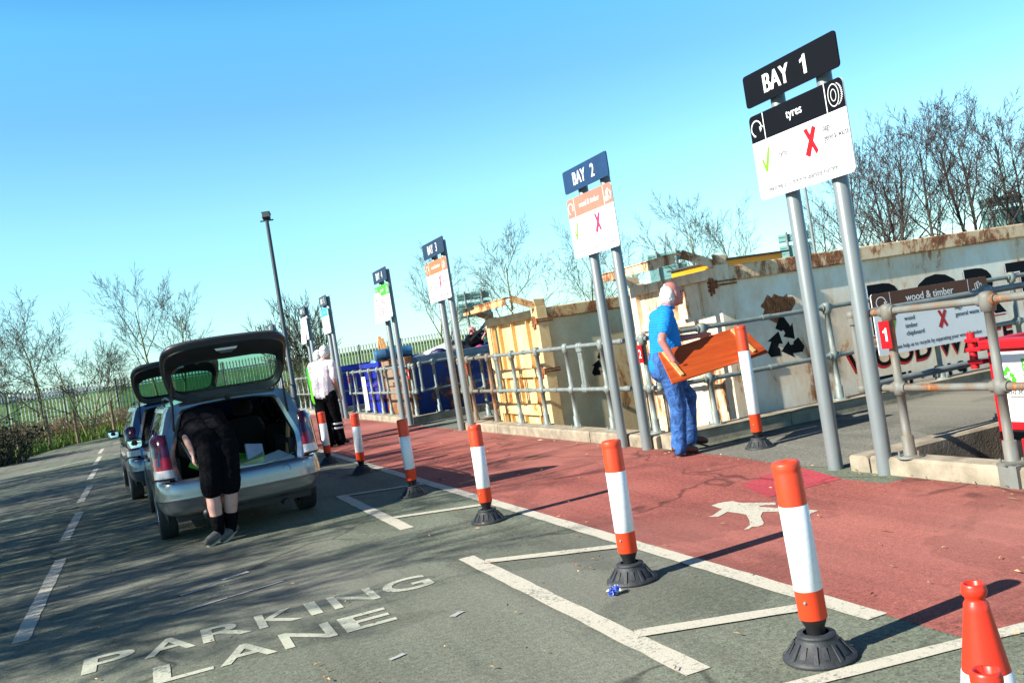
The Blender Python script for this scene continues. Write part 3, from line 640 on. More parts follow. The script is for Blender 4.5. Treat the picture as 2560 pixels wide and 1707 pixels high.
# ------------------------------------------------------------------ tubular railings with clamp fittings
def railing(p0, p1, posts, label, z0=.13, loops=(1, 1), plate=None, mats=None, h=1.06, plate_at=0, face=(-1, 0)):
    p0, p1 = V((*p0, 0)), V((*p1, 0)); L = (p1 - p0).length; d = (p1 - p0).normalized(); mats = mats or M_galv
    t = thing('guard_railing', label, 'railing', (p0.x, p0.y, 0), 0, 'tubular guard railings round the pits')
    zt, zm = z0 + h, z0 + h * .475
    r = .0265
    for s in posts:
        c = d * s; b = MB()
        b.lathe([(.095, z0), (.095, z0 + .012), (.05, z0 + .016), (.043, z0 + .02), (.043, z0 + .15), (.040, z0 + .156), (.030, z0 + .16), (.030, zm - .05), (.041, zm - .048), (.044, zm), (.041, zm + .048), (.030, zm + .05), (.030, zt - .075), (.046, zt - .07), (.051, zt - .02), (.051, zt + .02), (.043, zt + .045), (.02, zt + .056), (0, zt + .056)], 18, c)
        for z in (zt, zm): b.cyl(c - d * .065 + UP * z, c + d * .065 + UP * z, .038, n=14)
        for k in range(3):
            q = c + V((math.cos(2.1 * k + .6), math.sin(2.1 * k + .6), 0)) * .074; b.cyl(q + UP * (z0 + .01), q + UP * (z0 + .05), .009, n=6)
        b.build('post', mats, t)
    for z, nm in ((zt, 'top_rail'), (zm, 'mid_rail')):
        m = MB(); m.cyl(d * 0 + UP * z, d * L + UP * z, r, n=14)
        for s in [(a + b) / 2 for a, b in zip(posts, posts[1:]) if b - a > .9]: m.cyl(d * (s - .05) + UP * z, d * (s + .05) + UP * z, .033, n=14)
        m.build(nm, mats, t)
    for on, s in zip(loops, (0, L)):
        if on:
            m = MB(); c = d * s; m.cyl(c + UP * (zm - .03), c + UP * (zt + .03), r, n=14)
            for z in (zt, zm): m.sphere(c + UP * z, .046, 14, 8); m.cyl(c + UP * (z - .07 if z == zt else z), c + UP * (z if z == zt else z + .07), .041, n=12)
            m.build('end_loop', mats, t)
    if plate:
        c = d * posts[plate_at] + V((face[0] * .052, face[1] * .052, 0)); u = (0, -1, 0) if face[0] else (1, 0, 0)
        M = frame(c + UP * (zt - .165), u, UP); p = MB(); p.poly(rrect(-.05, -.10, .05, .10, .006), M, .006); o = p.build('number_plate', M_redv, t)
        l = MB(); Mp = M @ Matrix.Translation((0, -.045, .0072))
        if plate == '1': l.poly([(x * .095 - .018, y * .095) for x, y in ((.20, 0), (.40, 0), (.40, 1.0), (.27, 1.0), (.17, .86), (0, .78), (0, .62), (.20, .70))], Mp, 0)
        else: l.text(plate, Mp, .095, .8, .004, 0, 0, 'CENTER', bold=.03)
        l.build('numeral', M_white, o)
    return t
def railpost(L): return L
railing((5.0, 5.46), (5.02, 2.2), [.355, 1.19, 2.2, 3.1], 'weathered railing in front of the red skip, its first post wearing red plate 1', plate='1', mats=M_galvr, loops=(1, 0))
railing((5.10, RY0 - .10), (12.5, RY0 - .10), [1.42, 2.9, 4.4, 5.9], 'shaded railing along the near side of the grey recess', loops=(1, 0), mats=M_galv)
wk = lambda x: RY1 + .20 - .0652 * (x - 5.02)
railing((5.35, wk(5.35)), (13.5, wk(13.5)), [.32, 1.95, 3.42, 4.7, 6.3], 'railing along the far side of the grey recess in front of the white container', loops=(1, 0), z0=.15)
railing((5.2, 8.72), (5.2, 10.50), [.22, 1.22], 'railing section behind the man in blue, its post wearing red plate 2', plate='2', loops=(1, 1))
railing((5.2, 10.56), (5.2, 13.48), [.38, 1.35, 2.30], 'middle railing section in front of the yellow container doors', loops=(1, 1))
railing((5.2, 13.56), (5.2, 15.35), [.32, 1.30], 'cream stained railing section with red plate 3 at the end of the yellow container', plate='3', plate_at=1, mats=M_galvr, loops=(1, 1))
railing((5.35, 15.32), (13, 15.32), [.25, 2, 3.7, 5.4], 'railing along the near side of the second recess', loops=(1, 0))
railing((5.35, 18.32), (13, 18.55), [.30, 2, 3.7, 5.4], 'railing along the far side of the second recess before the blue container', loops=(1, 0), z0=.15)
railing((5.22, 18.35), (5.22, 21.0), [.22, 1.5, 2.3], 'railing section with a red number plate in front of the rusty container end', plate='4', loops=(1, 1))
railing((5.22, 21.06), (5.22, 24.75), [.35, 1.2, 2.1, 3.0, 3.5], 'railing section with a white notice in front of the royal blue container', plate='5', plate_at=4, loops=(1, 1))
railing((5.22, 28.1), (5.22, 33.75), [.3, 1.3, 2.3, 3.3, 4.3, 5.3], 'railing beyond the attendants, half hidden by them', loops=(1, 1))
railing((5.22, 37.1), (5.22, 42.5), [.3, 1.3, 2.3, 3.3, 4.3, 5.2], 'farthest railing seen beside the raised tailgate', loops=(1, 1))
railing((5.4, 24.7), (9, 24.7), [.3, 1.8, 3.3], 'railing along the near side of the third recess', loops=(1, 0)); railing((5.4, 28.0), (9, 28.0), [.3, 1.8, 3.3], 'railing along the far side of the third recess', loops=(1, 0))

# white notice hung on the railing before the royal blue container
M = frame((5.165, 22.75, .63), (0, -1, 0), UP); p = MB(); p.poly(rrect(-.20, -.42, .20, .42, .03), M, .01); o = tag(p.build('notice_board', M_white), 'white DO NOT USE notice tied to the railing by the royal blue container', 'notice')
for w_, y_, h_ in (('DO NOT', .10, .075), ('USE', -.17, .11)): MB().text(w_, M @ Matrix.Translation((0, y_, .0112)), h_, .9, .03, 0, 0, 'CENTER').build('red_lettering', M_redv, o)

# wood and timber board on the railing in front of the white container
wd, ht = 1.72, .72
t = thing('sorting_sign', 'brown topped wood and timber board hung on the railing before the white container', 'sign', (8.70, 8.18, .91), R(-3.7))
M0 = frame((0, 0, 0), (1, 0, 0), UP); p = MB(); p.poly(rrect(-wd / 2, -ht / 2, wd / 2, ht / 2, .03), M0, .012); b = p.build('board', M_white, t)
m1 = M0 @ Matrix.Translation((0, 0, .0126)); m2 = M0 @ Matrix.Translation((0, 0, .0136)); hz = ht / 2 - .215
q = [pt for pt in rrect(-wd / 2, -ht / 2, wd / 2, ht / 2, .03) if pt[1] > hz]; MB().poly([(wd / 2, hz)] + q + [(-wd / 2, hz)], m1, 0).build('header_band', M_brown, b)
L = MB(); L.text('wood & timber', m2 @ Matrix.Translation((-.02, hz + .075, 0)), .085, .92, .003, 0, 0, 'CENTER', bold=.018)
for x in (-.60, .56): MB().poly([(x, hz), (x + .008, hz), (x + .008, ht / 2 - .004), (x, ht / 2 - .004)], m2, 0).build('divider_line', M_white, b)
L.build('header_lettering', M_white, b)
E = MB(); swirl(E, m2 @ Matrix.Translation((-.73, hz + .10, 0)), .075); E.build('recycling_emblem', M_white, b); I = MB(); plank_icon(I, m2 @ Matrix.Translation((.71, hz + .105, 0)), .19); I.build('emblem', M_white, b)
X = MB(); cross(X, m1 @ Matrix.Translation((.11, -.055, .0008)), .20); X.build('cross_mark', M_redv, b); T = MB(); tick(T, m1 @ Matrix.Translation((-.62, -.06, .0008)), .18); T.build('tick_mark', M_lgreen, b)
for words, x_, y_ in ((('wood', 'timber', 'chipboard'), -.44, 0), (('bags', 'general waste'), .31, .03)):
    for j, s in enumerate(words): MB().text(s, m1 @ Matrix.Translation((x_, y_ - .088 * j, .0008)), .052, .86, .004, 0, bold=.014).build('small_lettering', M_ink, b)
MB().text('please help us to recycle by separating your wood & timber', m1 @ Matrix.Translation((0, -.305, .0008)), .046, .82, .004, 0, 0, 'CENTER', bold=.012).build('small_lettering', M_ink, b)

# ------------------------------------------------------------------ containers and skips
def mobius(mb, M, r, th=0.0):
    P = [V((math.cos(R(a)) * r, math.sin(R(a)) * r, 0)) for a in (90, 210, 330)]
    S = (P[1] - P[0]).length
    def pt(k, s, off):
        A, B = P[k % 3], P[(k + 1) % 3]; d = B - A; n = -((A + B) / 2).normalized(); q = A + d * s + n * (off * S / 2); return (q.x, q.y)
    for k in range(3):
        mb.poly([pt(k - 1, .645, 0), pt(k - 1, .88, 0), pt(k, .12, 0), pt(k, .36, 0), pt(k, .33, -.17), pt(k, .62, .17), pt(k, .42, .53), pt(k, .39, .36), pt(k - 1, .688, .36), pt(k - 1, .645, .30)], M, th)
def container(name, label, loc, rz, Wd, L, top, mside, mend, mrim, mrib, hoop=True, cat='container', door='ribs', zb=-1.0):
    t = thing(name, label, cat, loc, R(rz), 'waste containers in the pits')
    def bld(mb, n, m, par=t, bv=.006): return mb.build(n, m, par, bevel=bv)
    s = MB(); s.box((.16, .05, zb + .12), (L, .09, top - .165)); bld(s, 'side_wall', mside)
    s = MB(); s.box((.16, Wd - .09, zb + .12), (L, Wd - .05, top - .165)); s.box((L - .04, .09, zb + .12), (L, Wd - .09, top - .1)); bld(s, 'rear_walls', mside)
    s = MB(); s.box((.16, .09, zb), (L, Wd - .09, zb + .12)); s.box((.4, .35, zb - .12), (L, .5, zb)); s.box((.4, Wd - .5, zb - .12), (L, Wd - .35, zb)); bld(s, 'floor', M_rust)
    for y0, y1 in ((-.012, .11), (Wd - .11, Wd + .012)):
        s = MB(); s.box((.172, y0, top - .17), (L + .02, y1, top)); bld(s, 'top_rim', mrim, bv=.012)
    for y0, y1 in ((-.025, .14), (Wd - .14, Wd + .025)):
        s = MB(); s.box((0, y0, zb), (.168, y1, top + .03)); bld(s, 'corner_post', mend)
    d = MB(); d.box((.07, .14, zb + .1), (.10, Wd - .14, top - .06)); dd = bld(d, 'end_door', mend)
    r = MB(); r.box((.0, .143, top - .12), (.069, Wd - .143, top)); r.box((.02, .145, top - .62 - .0), (.069, Wd - .145, top - .53)) if door != 'ribs' else None
    if door == 'ribs':
        for z0, z1 in ((top - 1.02, top - .88), (top - 1.62, top - 1.44)): r.box((.0, .145, z0), (.069, Wd - .145, z1))
    bld(r, 'cross_beam', mend, dd)
    r = MB()
    if door == 'ribs':
        ys = [.155, .52, .60 + (Wd - 1.2) * .5, Wd - .56, Wd - .20]
        for y in ys: r.box((.008, y - .012, zb + .2), (.0685, y + .012, top - .124))
        for y in (.30, Wd - .40): r.box((.03, y - .07, zb + .2), (.0685, y + .07, top - .124))
        bld(r, 'rib', mrib, dd, .003)
    else:
        r.box((.03, .5, zb + .3), (.0685, .6, top - .13)); r.box((.02, Wd * .5 - .02, zb + .3), (.0685, Wd * .5 + .02, top - .13)); bld(r, 'rib', mend, dd, .003)
    for z in (top - .20, top - .95):
        h = MB(); h.box((-.02, .06, z - .09), (.0, .14, z + .09))
        for dz in (-.045, .0, .045): h.cyl((-.012, .13, z + dz - .018), (-.012, .13, z + dz + .018), .030, n=10)
        h.cyl((-.012, .13, z - .11), (-.012, .13, z + .10), .012, n=8); h.box((-.02, -.037, z - .012), (.24, -.024, z + .012)); h.box((-.02, -.037, z + .03), (.24, -.024, z + .048)); h.box((-.02, -.0375, z - .03), (-.008, .06, z + .06))
        h.build('hinge', M_rust, t)
    if hoop:
        h = MB(); z0 = top + .03; a, b, c = -.33, .20, .06
        def L_bar(p, q, wd=.13):
            h.bar(p, q, wd, .014); 
            pp, qq = V(p), V(q); d_ = (qq - pp).normalized(); o = V((-.06, 0, -.055)); h.bar(pp + o, qq + o, .014, .11)
        y0, y1 = .06, Wd - .06
        L_bar((a, y0 + .10, z0 + b), (a, y1 - .0, z0 + b), .16)
        for y in (y0, y1):
            p, q = V((.09, y, z0)), V((a, y + (.10 if y == y0 else 0), z0 + b)); h.bar(p, q, .13, .014); h.bar(p + V((0, -.055, -.02)), q + V((0, -.055, -.02)), .014, .10)
            h.poly([(0, 0), (.16, 0), (.16, .10), (-.02, .12)], frame((.0, y - .07 if y == y0 else y + .07, z0 + .001), (1, 0, 0), UP), .012)
        h.build('lifting_hoop', mrim, t, bevel=.004)
    return t
# white container: sun grazes its long side
wc = container('roll_on_container', 'white rust streaked container with black and red lettering and a recycling emblem', (6.15, 8.745, 0), -4.8, 2.3, 6.1, 1.85, M_wcon, M_wend, M_wrim, M_wend, door='flat')
Ms = frame((0, .0495, 0), (1, 0, 0), UP); E = MB(); mobius(E, Ms @ Matrix.Translation((.80, .90, .0025)) @ Matrix.Scale(-1, 4, (1, 0, 0)), .33); E.build('recycling_emblem', M_black, wc)
RS = MB(); rp = random.Random(5); cxr, cyr = .78, 1.30
RS.poly([(cxr + (.16 + .07 * rp.random()) * math.cos(a) * 1.15, cyr + (.10 + .10 * rp.random()) * math.sin(a)) for a in (2 * math.pi * k / 26 for k in range(26))], Ms @ Matrix.Translation((0, 0, .0018)), 0)
RS.build('rust_patch', rusty('bare_rust_patch', (.30, .13, .05, 1), .8, .8, .3, 5), wc)
sh = Ms @ Matrix.Translation((-.02, -.03, .0008)); tp = Ms @ Matrix.Translation((0, 0, .0016)); wl = Ms @ Matrix.Translation((-.008, -.008, .0012))
for mm, Mx, wt in (('shadow_lettering', sh, .05),): pass
Lr = MB(); Lw = MB(); Lb = MB()
for ch, x in zip('PORT', (2.0, 2.68, 3.46, 4.18)):
    Lr.text(ch, sh @ Matrix.Translation((x, .80, 0)), .56, 1.15, .05, 0); Lw.text(ch, wl @ Matrix.Translation((x, .80, 0)), .56, 1.15, .058, 0); Lb.text(ch, tp @ Matrix.Translation((x, .80, 0)), .56, 1.15, .045, 0)
Lr.text('WOOD WASTE', sh @ Matrix.Translation((1.62, .40, 0)), .23, 1.05, .035, 0); Lb.text('WOOD WASTE', tp @ Matrix.Translation((1.62, .40, 0)), .23, 1.05, .03, 0)
Lb.text('TEL: 019', tp @ Matrix.Translation((2.02, .06, 0)), .21, 1.15, .03, 0)
Lr.build('lettering_shadow', M_redv, wc); Lw.build('lettering_outline', M_white, wc); Lb.build('lettering', M_black, wc)
# cream yellow container, shaded tones put into the side and rib colours
yc = container('roll_on_container', 'cream yellow container with ribbed end doors and a rusty lifting hoop', (5.55, 12.50, 0), -2.2, 2.38, 6.0, 1.80, M_cream_shade, M_cream, M_rim, M_creamo)
E = MB(); mobius(E, Ms @ Matrix.Translation((.98, .80, .001)) @ Matrix.Scale(-1, 4, (1, 0, 0)), .27); E.build('recycling_emblem', M_black, yc)
# blue containers of the second pit
ba = container('open_container', 'scuffed dark blue container with a rusty brown end and rubbish heaped on top', (5.50, 19.95, 0), -1.5, 2.35, 6.1, 1.36, M_bcon, M_bdirty, plain('blue_grey_rim', (.09, .15, .22, 1), .5, .1, .4, 5), M_bdirty, False, door='flat')
r = MB()
for x in (1.0, 2.1, 3.2, 4.3): r.box((x, .012, -.9), (x + .10, .049, 1.18))
r.build('side_rib', M_bcon, ba, bevel=.006)
bb = container('open_container', 'clean royal blue container beyond the rusty ended one', (5.52, 22.5, 0), -1.5, 2.35, 6.1, 1.36, M_bcon2, M_bcon2, M_bcon2, M_bcon2, False, door='flat')
container('open_container', 'royal blue container behind the pale shirted attendant', (5.52, 28.6, 0), -1.5, 2.4, 6.1, 1.40, M_bcon2, M_bcon2, M_bcon2, M_bcon2, False, door='flat')
# red skip at the right edge
rs = thing('red_skip', 'bright red skip with a white Reduce Recycle panel at the right edge', 'skip', (5.70, 4.93, 0), 0, 'waste containers in the pits')
b = MB(); Wd = 2.2; L = 3.6; tp_ = .80
for lo, hi in (((0, -Wd, -1.0), (.03, 0, tp_)), ((.03, -.03, -1.0), (L, 0, tp_)), ((.03, -Wd, -1.0), (L, -Wd + .03, tp_)), ((L - .03, -Wd + .03, -1), (L, -.03, tp_)), ((.03, -Wd + .03, -1), (L - .03, -.03, -.95))): b.box(lo, hi)
b.build('body', M_rskip, rs, bevel=.008)
b = MB(); b.box((-.05, -Wd - .03, tp_ + .002), (.09, .03, tp_ + .07)); b.box((.092, -.07, tp_ + .002), (L + .03, .03, tp_ + .068)); b.box((.092, -Wd - .03, tp_ + .002), (L + .03, -Wd + .07, tp_ + .068)); b.build('rim', M_rskip, rs, bevel=.012)
b = MB(); b.poly(rrect(-1.9, .25, -.045, .775, .01), frame((-.002, 0, 0), (0, 1, 0), UP) @ Matrix.Identity(4), 0); p = MB(); Mr = frame((-.003, 0, 0), (0, -1, 0), UP)
p.poly(rrect(.045, .27, 1.9, .775, .01), Mr, .006); wp = p.build('white_panel', M_white, rs)
m1 = Mr @ Matrix.Translation((0, 0, .0075)); E = MB(); mobius(E, m1 @ Matrix.Translation((.155, .60, 0)), .085); E.build('recycling_emblem', M_green, wp)
T = MB(); T.text('Reduce', m1 @ Matrix.Translation((.27, .635, 0)), .085, .8, .03, 0); T.text('Recycle', m1 @ Matrix.Translation((.27, .525, 0)), .085, .8, .03, 0); T.build('green_lettering', M_green, wp)
T = MB(); T.text('THE PEOPLE WHO CARE', m1 @ Matrix.Translation((.13, .465, 0)), .03, .9, .03, 0); T.poly([(.15, .445), (1.7, .445), (1.7, .451), (.15, .451)], m1, 0); T.text('Tel: 0', m1 @ Matrix.Translation((.28, .375, 0)), .05, .8, .02, 0); T.build('black_lettering', M_black, wp)
b = MB(); b.box((-.012, -1.95, .21), (-.001, -.05, .262)); b.box((-.06, -1.95, -.14), (-.001, -.22, .16)); b.box((-.06, -1.95, -.6), (-.001, -.32, -.24)); b.build('raised_panel', M_rskip, rs, bevel=.012)
b = MB(); b.box((-.004, -Wd + .02, -.98), (-.0005, -.03, .205)); b.build('dark_recess', M_blackp, rs)
b = MB()
for z in (.70, .79, .86): b.box((-.03, .032, z), (.05, .16, z + .028))
b.cyl((.01, .13, .66), (.01, .13, .93), .03, n=10); b.build('lifting_lug', M_rskip, rs, bevel=.005)
# yellow machine behind the white container
ym = thing('compactor', 'yellow steel machine standing behind the white container', 'machine', (9.95, 14.0, -1.0))
b = MB(); b.poly([(0, 0), (1.45, 0), (1.45, 3.22), (0, 3.22)], frame((0, 0, 0), (1, 0, 0), UP), -1.6); b.build('body', M_yel, ym, bevel=.01)
b = MB(); b.bar((-.06, -.03, 3.235), (1.55, -.03, 3.235), .12, .03); b.box((-.06, .04, 3.222), (1.55, 1.65, 3.25)); b.build('lid', plain('dark_edge', (.05, .05, .05, 1), .6), ym)
b = MB(); b.poly([(-.24, 2.4), (-.02, 2.4), (-.02, 3.16), (-.12, 3.12)], frame((0, .25, 0), (1, 0, 0), UP), -.8); b.build('chute', M_yel, ym); b = MB(); b.box((-.30, .1, 0), (-.02, 1.5, 2.38)); b.build('leg_frame', M_blackp, ym)

# ------------------------------------------------------------------ rubbish heaped on the blue containers
jr = random.Random(9)
def lump(name, label, cat, loc, size, m, seed, group=None, n=14):
    b = MB(); rr = random.Random(seed); rings = []
    for i in range(9):
        a = math.pi * i / 8; rad = max(.02, math.sin(a)) 
        rings.append([V((size[0] * rad * math.cos(2 * math.pi * k / n) * (1 + rr.uniform(-.45, .35)), size[1] * rad * math.sin(2 * math.pi * k / n) * (1 + rr.uniform(-.22, .22)), size[2] * (1 - math.cos(a)) * (1 + rr.uniform(-.12, .12)))) for k in range(n)])
    b.loft(rings, True, True, 0, True); return tag(b.build(name, m, loc=loc), label, cat, group)
for nm, lo in (('lower', (5.72, 20.1)), ('upper', (5.74, 22.65))):
    g_ = MB(); gx = 30; rings = [[V((lo[0] + 5.7 * i / gx, lo[1] + 2.05 * j / 8, .98 + .25 * jr.random() + .10 * math.sin(i * .7 + j))) for j in range(9)] for i in range(gx + 1)]
    g_.loft(rings, False, False, 0, False); tag(g_.build('mixed_rubbish', rusty('mixed_rubbish', (.10, .09, .09, 1), .5, .8, .8, 6)), 'mixed rubbish filling the %s container' % ('rusty ended blue' if nm == 'lower' else 'clean royal blue'), 'rubbish', kind='stuff')
lump('rubbish_bag', 'black rubbish bag on the edge of the scuffed blue container', 'bag', (7.0, 20.6, 1.22), (.30, .26, .17), M_blackp, 1, 'bags of rubbish')
lump('rubbish_bag', 'white rubbish bag lying on the scuffed blue container near the BAY 3 poles', 'bag', (8.2, 20.5, 1.20), (.34, .28, .16), M_white, 2, 'bags of rubbish')
lump('rubbish_bag', 'purple rubbish bag beside the timber truss', 'bag', (5.95, 23.3, 1.20), (.22, .2, .17), plain('purple_bag', (.10, .07, .22, 1), .4), 3, 'bags of rubbish')
lump('rubbish_bag', 'pale blue rubbish bag at the far corner of the royal blue container', 'bag', (5.95, 24.1, 1.22), (.22, .2, .11), plain('blue_bag', (.15, .28, .5, 1), .4), 4, 'bags of rubbish')
lump('rubbish_bag', 'pink bundle in the middle of the heaped rubbish', 'bag', (7.55, 20.55, 1.25), (.13, .12, .07), plain('pink_bundle', (.5, .05, .2, 1), .5), 5, 'bags of rubbish')
lump('rubbish_bag', 'dark blue bundle among the heaped rubbish under the bare ash tree', 'bag', (6.5, 20.5, 1.25), (.22, .2, .10), plain('navy_bundle', (.03, .03, .09, 1), .5), 6, 'bags of rubbish')
t = thing('pushchair', 'folded black pushchair with a long handle on the blue container', 'pushchair', (7.3, 20.9, 1.36))
b = MB(); b.tube([(0, 0, 0), (.25, 0, .22), (.55, .05, .42), (.70, .05, .55), (.72, .05, .62)], .018, 8); b.tube([(.0, .2, 0), (.25, .2, .2), (.55, .2, .42), (.7, .2, .56)], .018, 8); b.tube([(.2, .0, .42), (.5, .1, .1), (.75, .1, -.02)], .016, 8); b.build('frame', M_blackp, t)
b = MB(); b.sphere((.25, .1, .08), (.3, .16, .12)); b.build('seat', M_dark, t)
b = MB(); M = Matrix.Translation((.75, .1, .02)) @ Matrix.Rotation(R(90), 4, 'X'); b.lathe([(.07, -.02), (.085, -.02), (.085, .02), (.07, .02)], 16, M=M); b.build('wheel', M_rubber, t)
t = thing('ladder', 'silver metal ladder sloping on the blue container', 'ladder', (6.0, 20.9, 1.30))
for y in (0, .28): MB().bar((0, y, 0), (1.1, y, .30), .03, .06).build('rail', M_refl, t)
for k in range(4): MB().bar((.15 + .24 * k, .0, .045 + .065 * k), (.15 + .24 * k, .28, .045 + .065 * k), .03, .03).build('rung', M_refl, t)
t = thing('timber_truss', 'triangular timber truss propped up on the royal blue container', 'timber truss', (5.75, 22.95, 1.25))
for p_, q_ in (((0, -.42, 0), (0, -.12, .72)), ((0, .30, 0), (0, -.12, .74)), ((.12, -.46, 0), (.05, -.15, .68))): MB().bar(p_, q_, .05, .07, 0, (1, 0, 0)).build('strut', M_batten, t)
MB().poly([(-.40, 0), (.26, 0), (-.10, .62)], frame((.03, 0, 0), (0, 1, 0), UP), .012).build('panel', M_ply, t)
t = thing('steel_drum', 'dark blue drum lying on its side over the rusty container end', 'drum', (5.72, 21.35, 1.52))
Md = Matrix.Rotation(R(90), 4, 'Y') @ Matrix.Scale(.72, 4)
b = MB(); b.lathe([(0, -.72), (.175, -.72), (.185, -.71), (.18, -.4), (.187, -.39), (.187, -.37), (.18, -.36), (.18, 0), (.187, .01), (.187, .03), (.18, .04), (.18, .5), (.185, .52), (.165, .52), (.165, -.3), (0, -.3)], 24, M=Md); b.build('shell', plain('dark_blue_drum', (.03, .12, .24, 1), .45, .1, .4, 4), t)
b = MB(); b.bar((-.42, 0, -.15), (.36, 0, -.15), .24, .03); b.build('cradle', M_blackp, t)
t = thing('flat_panel', 'white flat panel lying on the heaped rubbish', 'panel', (6.6, 20.7, 1.42)); 
MB().poly(rrect(-.35, -.22, .35, .22, .02), frame((0, 0, 0), (1, 0, .25), (0, 1, .3)), .03).build('board', M_white, t)

# ------------------------------------------------------------------ road signs seen from behind, lamp posts
def road_sign(loc, rz, label, z0, wd, h1, h2, post=.06):
    t = thing('road_sign', label, 'road sign', loc, rz, 'road signs seen from behind')
    for y0, hh in ((z0, h2), (z0 + h2 + .16, h1)):
        p = MB(); p.box((-wd / 2, -.01, y0), (wd / 2, .012, y0 + hh)); q = p.build('panel', M_signback, t)
        r = MB()
        for z in (y0 + .10, y0 + hh - .10): r.box((-wd / 2, -.045, z - .02), (wd / 2, -.0105, z + .02))
        r.build('stiffener', M_signback, q)
    for x in (-wd * .26, wd * .26): MB().cyl((x, -.10, -loc[2]-1), (x, -.10, z0 + h1 + h2 + .26), post, n=12).build('post', M_galv, t)
    return t
road_sign((17.3, 46.9, 0), R(-15), 'back of the road sign between BAY 3 and the yellow container', 2.9, 1.75, .38, .78)
road_sign((26.8, 42.2, 0), R(-30), 'back of the road sign showing under the white container hoop', 3.1, 2.0, .5, .9)
road_sign((32.3, 38.4, 0), R(-38), 'back of the road sign beside the yellow machine', 3.1, 1.75, .42, .85)
road_sign((38.9, 31.6, 0), R(-48), 'back of the large road sign at the right edge before the alders', 2.9, 1.8, .42, .98)
def lamp_post(loc, label, h, r0, head=True, m=M_lamp):
    t = thing('lamp_post', label, 'lamp post', loc, R(-20), 'lamp posts')
    MB().lathe([(r0 * 1.5, 0), (r0 * 1.5, .9), (r0, 1.0), (r0 * .72, h)], 16).build('pole', m, t)
    if head:
        MB().box((-.26, -.03, h), (.26, .03, h + .05)).build('bracket', m, t)
        b = MB(); M = Matrix.Translation((0, .0, h + .20)) @ Matrix.Rotation(R(-25), 4, 'X'); b.box((-.15, -.12, -.10), (.15, .12, .12), 0, M); b.box((-.17, -.14, .12), (.17, .14, .14), 0, M); b.build('floodlight', m, t, bevel=.01)
    return t
lamp_post((4.52, 30.0, 0), 'tall dark lamp post with a square floodlight rising behind the raised tailgate', 6.42, .085) if False else lamp_post((5.62, 37.3, 0), 'tall dark lamp post with a square floodlight rising behind the raised tailgate', 7.55, .10)
lamp_post((26.25, 30.2, -1.08), 'slender grey lamp column among the trees behind the BAY 1 sign', 9.5, .07, False, M_pole)

# ------------------------------------------------------------------ palisade fence and wire fence
fp = [(-11, 41.8), (-5.5, 46.5), (-1, 48.4), (4, 48.6), (8.5, 47.0), (12.5, 45.4), (17, 44.6), (23, 43.5)]
pf = thing('palisade_fence', 'grey green steel palisade fence running along the edge of the field', 'fence', (0, 48, 0))
O = V((0, 48, 0)); dist = 0; acc = []
for a, b in zip(fp, fp[1:]):
    L = math.hypot(b[0] - a[0], b[1] - a[1]); k = max(1, round(L / 2.75)); acc += [V((a[0] + (b[0] - a[0]) * i / k, a[1] + (b[1] - a[1]) * i / k, 0)) for i in range(k)]
acc.append(V((*fp[-1], 0)))
for a, b in zip(acc, acc[1:]):
    zg = .50 if a.x < 5 else .28
    p = MB(); d = (b - a); L = d.length; d.normalize(); n = int(L / .152); q = V((-d.y, d.x, 0))
    for i in range(n):
        c = a - O + d * (L * (i + .5) / n) + UP * zg - q * .03
        x, y = d * .033, q * .012
        p.add([c - x, c + y * 0 - q * .036, c + x, c - x + UP * 1.85, c - q * .036 + UP * 1.85, c + x + UP * 1.85, c - x * 1.15 + UP * 1.98 - q * .02, c - q * .03 + UP * 2.03, c + x * 1.15 + UP * 1.98 - q * .02], [(0, 1, 4, 3), (1, 2, 5, 4), (3, 4, 7, 6), (4, 5, 8, 7)])
    pn = p.build('pale_panel', M_fence, pf)
    r = MB(); 
    for z in (.35, 1.62): r.bar(a - O + UP * (zg + z), b - O + UP * (zg + z), .03, .055)
    r.build('rail', M_fenced, pn)
    MB().bar(a - O + UP * (zg - .6) + q * .06, a - O + UP * (zg + 2.05) + q * .06, .09, .06, 0, (1, 0, 0)).build('post', M_fenced, pf)
wf = thing('wire_fence', 'low fence of weathered wooden stakes and wire along the verge', 'fence', (-3, 36, 0)); O = V((-3, 36, 0)); prev = None
for k, (x, y, h) in enumerate(((-4.9, 31.9, 1.25), (-4.55, 33.4, 1.25), (-4.15, 36.2, 1.28), (-3.35, 38.7, 1.32), (-2.5, 40.3, 1.38), (-1.2, 41.9, 1.5), (.6, 42.9, 1.4))):
    b = MB(); p0 = V((x, y, 0)) - O; rr = random.Random(k); tp2 = p0 + V((rr.uniform(-.05, .05), rr.uniform(-.05, .05), h)); b.tube([p0 - UP * .1, p0 * .5 + tp2 * .5, tp2], [.062, .058, .055], 9); b.build('stake', M_stake, wf)
    if prev is not None:
        for f in (.93, .55): 
            u_, v_ = prev[0].lerp(prev[1], f), p0.lerp(tp2, f); MB().tube([u_, (u_ + v_) / 2 - UP * .06, v_], .008, 4).build('wire', M_fenced, wf)
    prev = (p0, tp2)

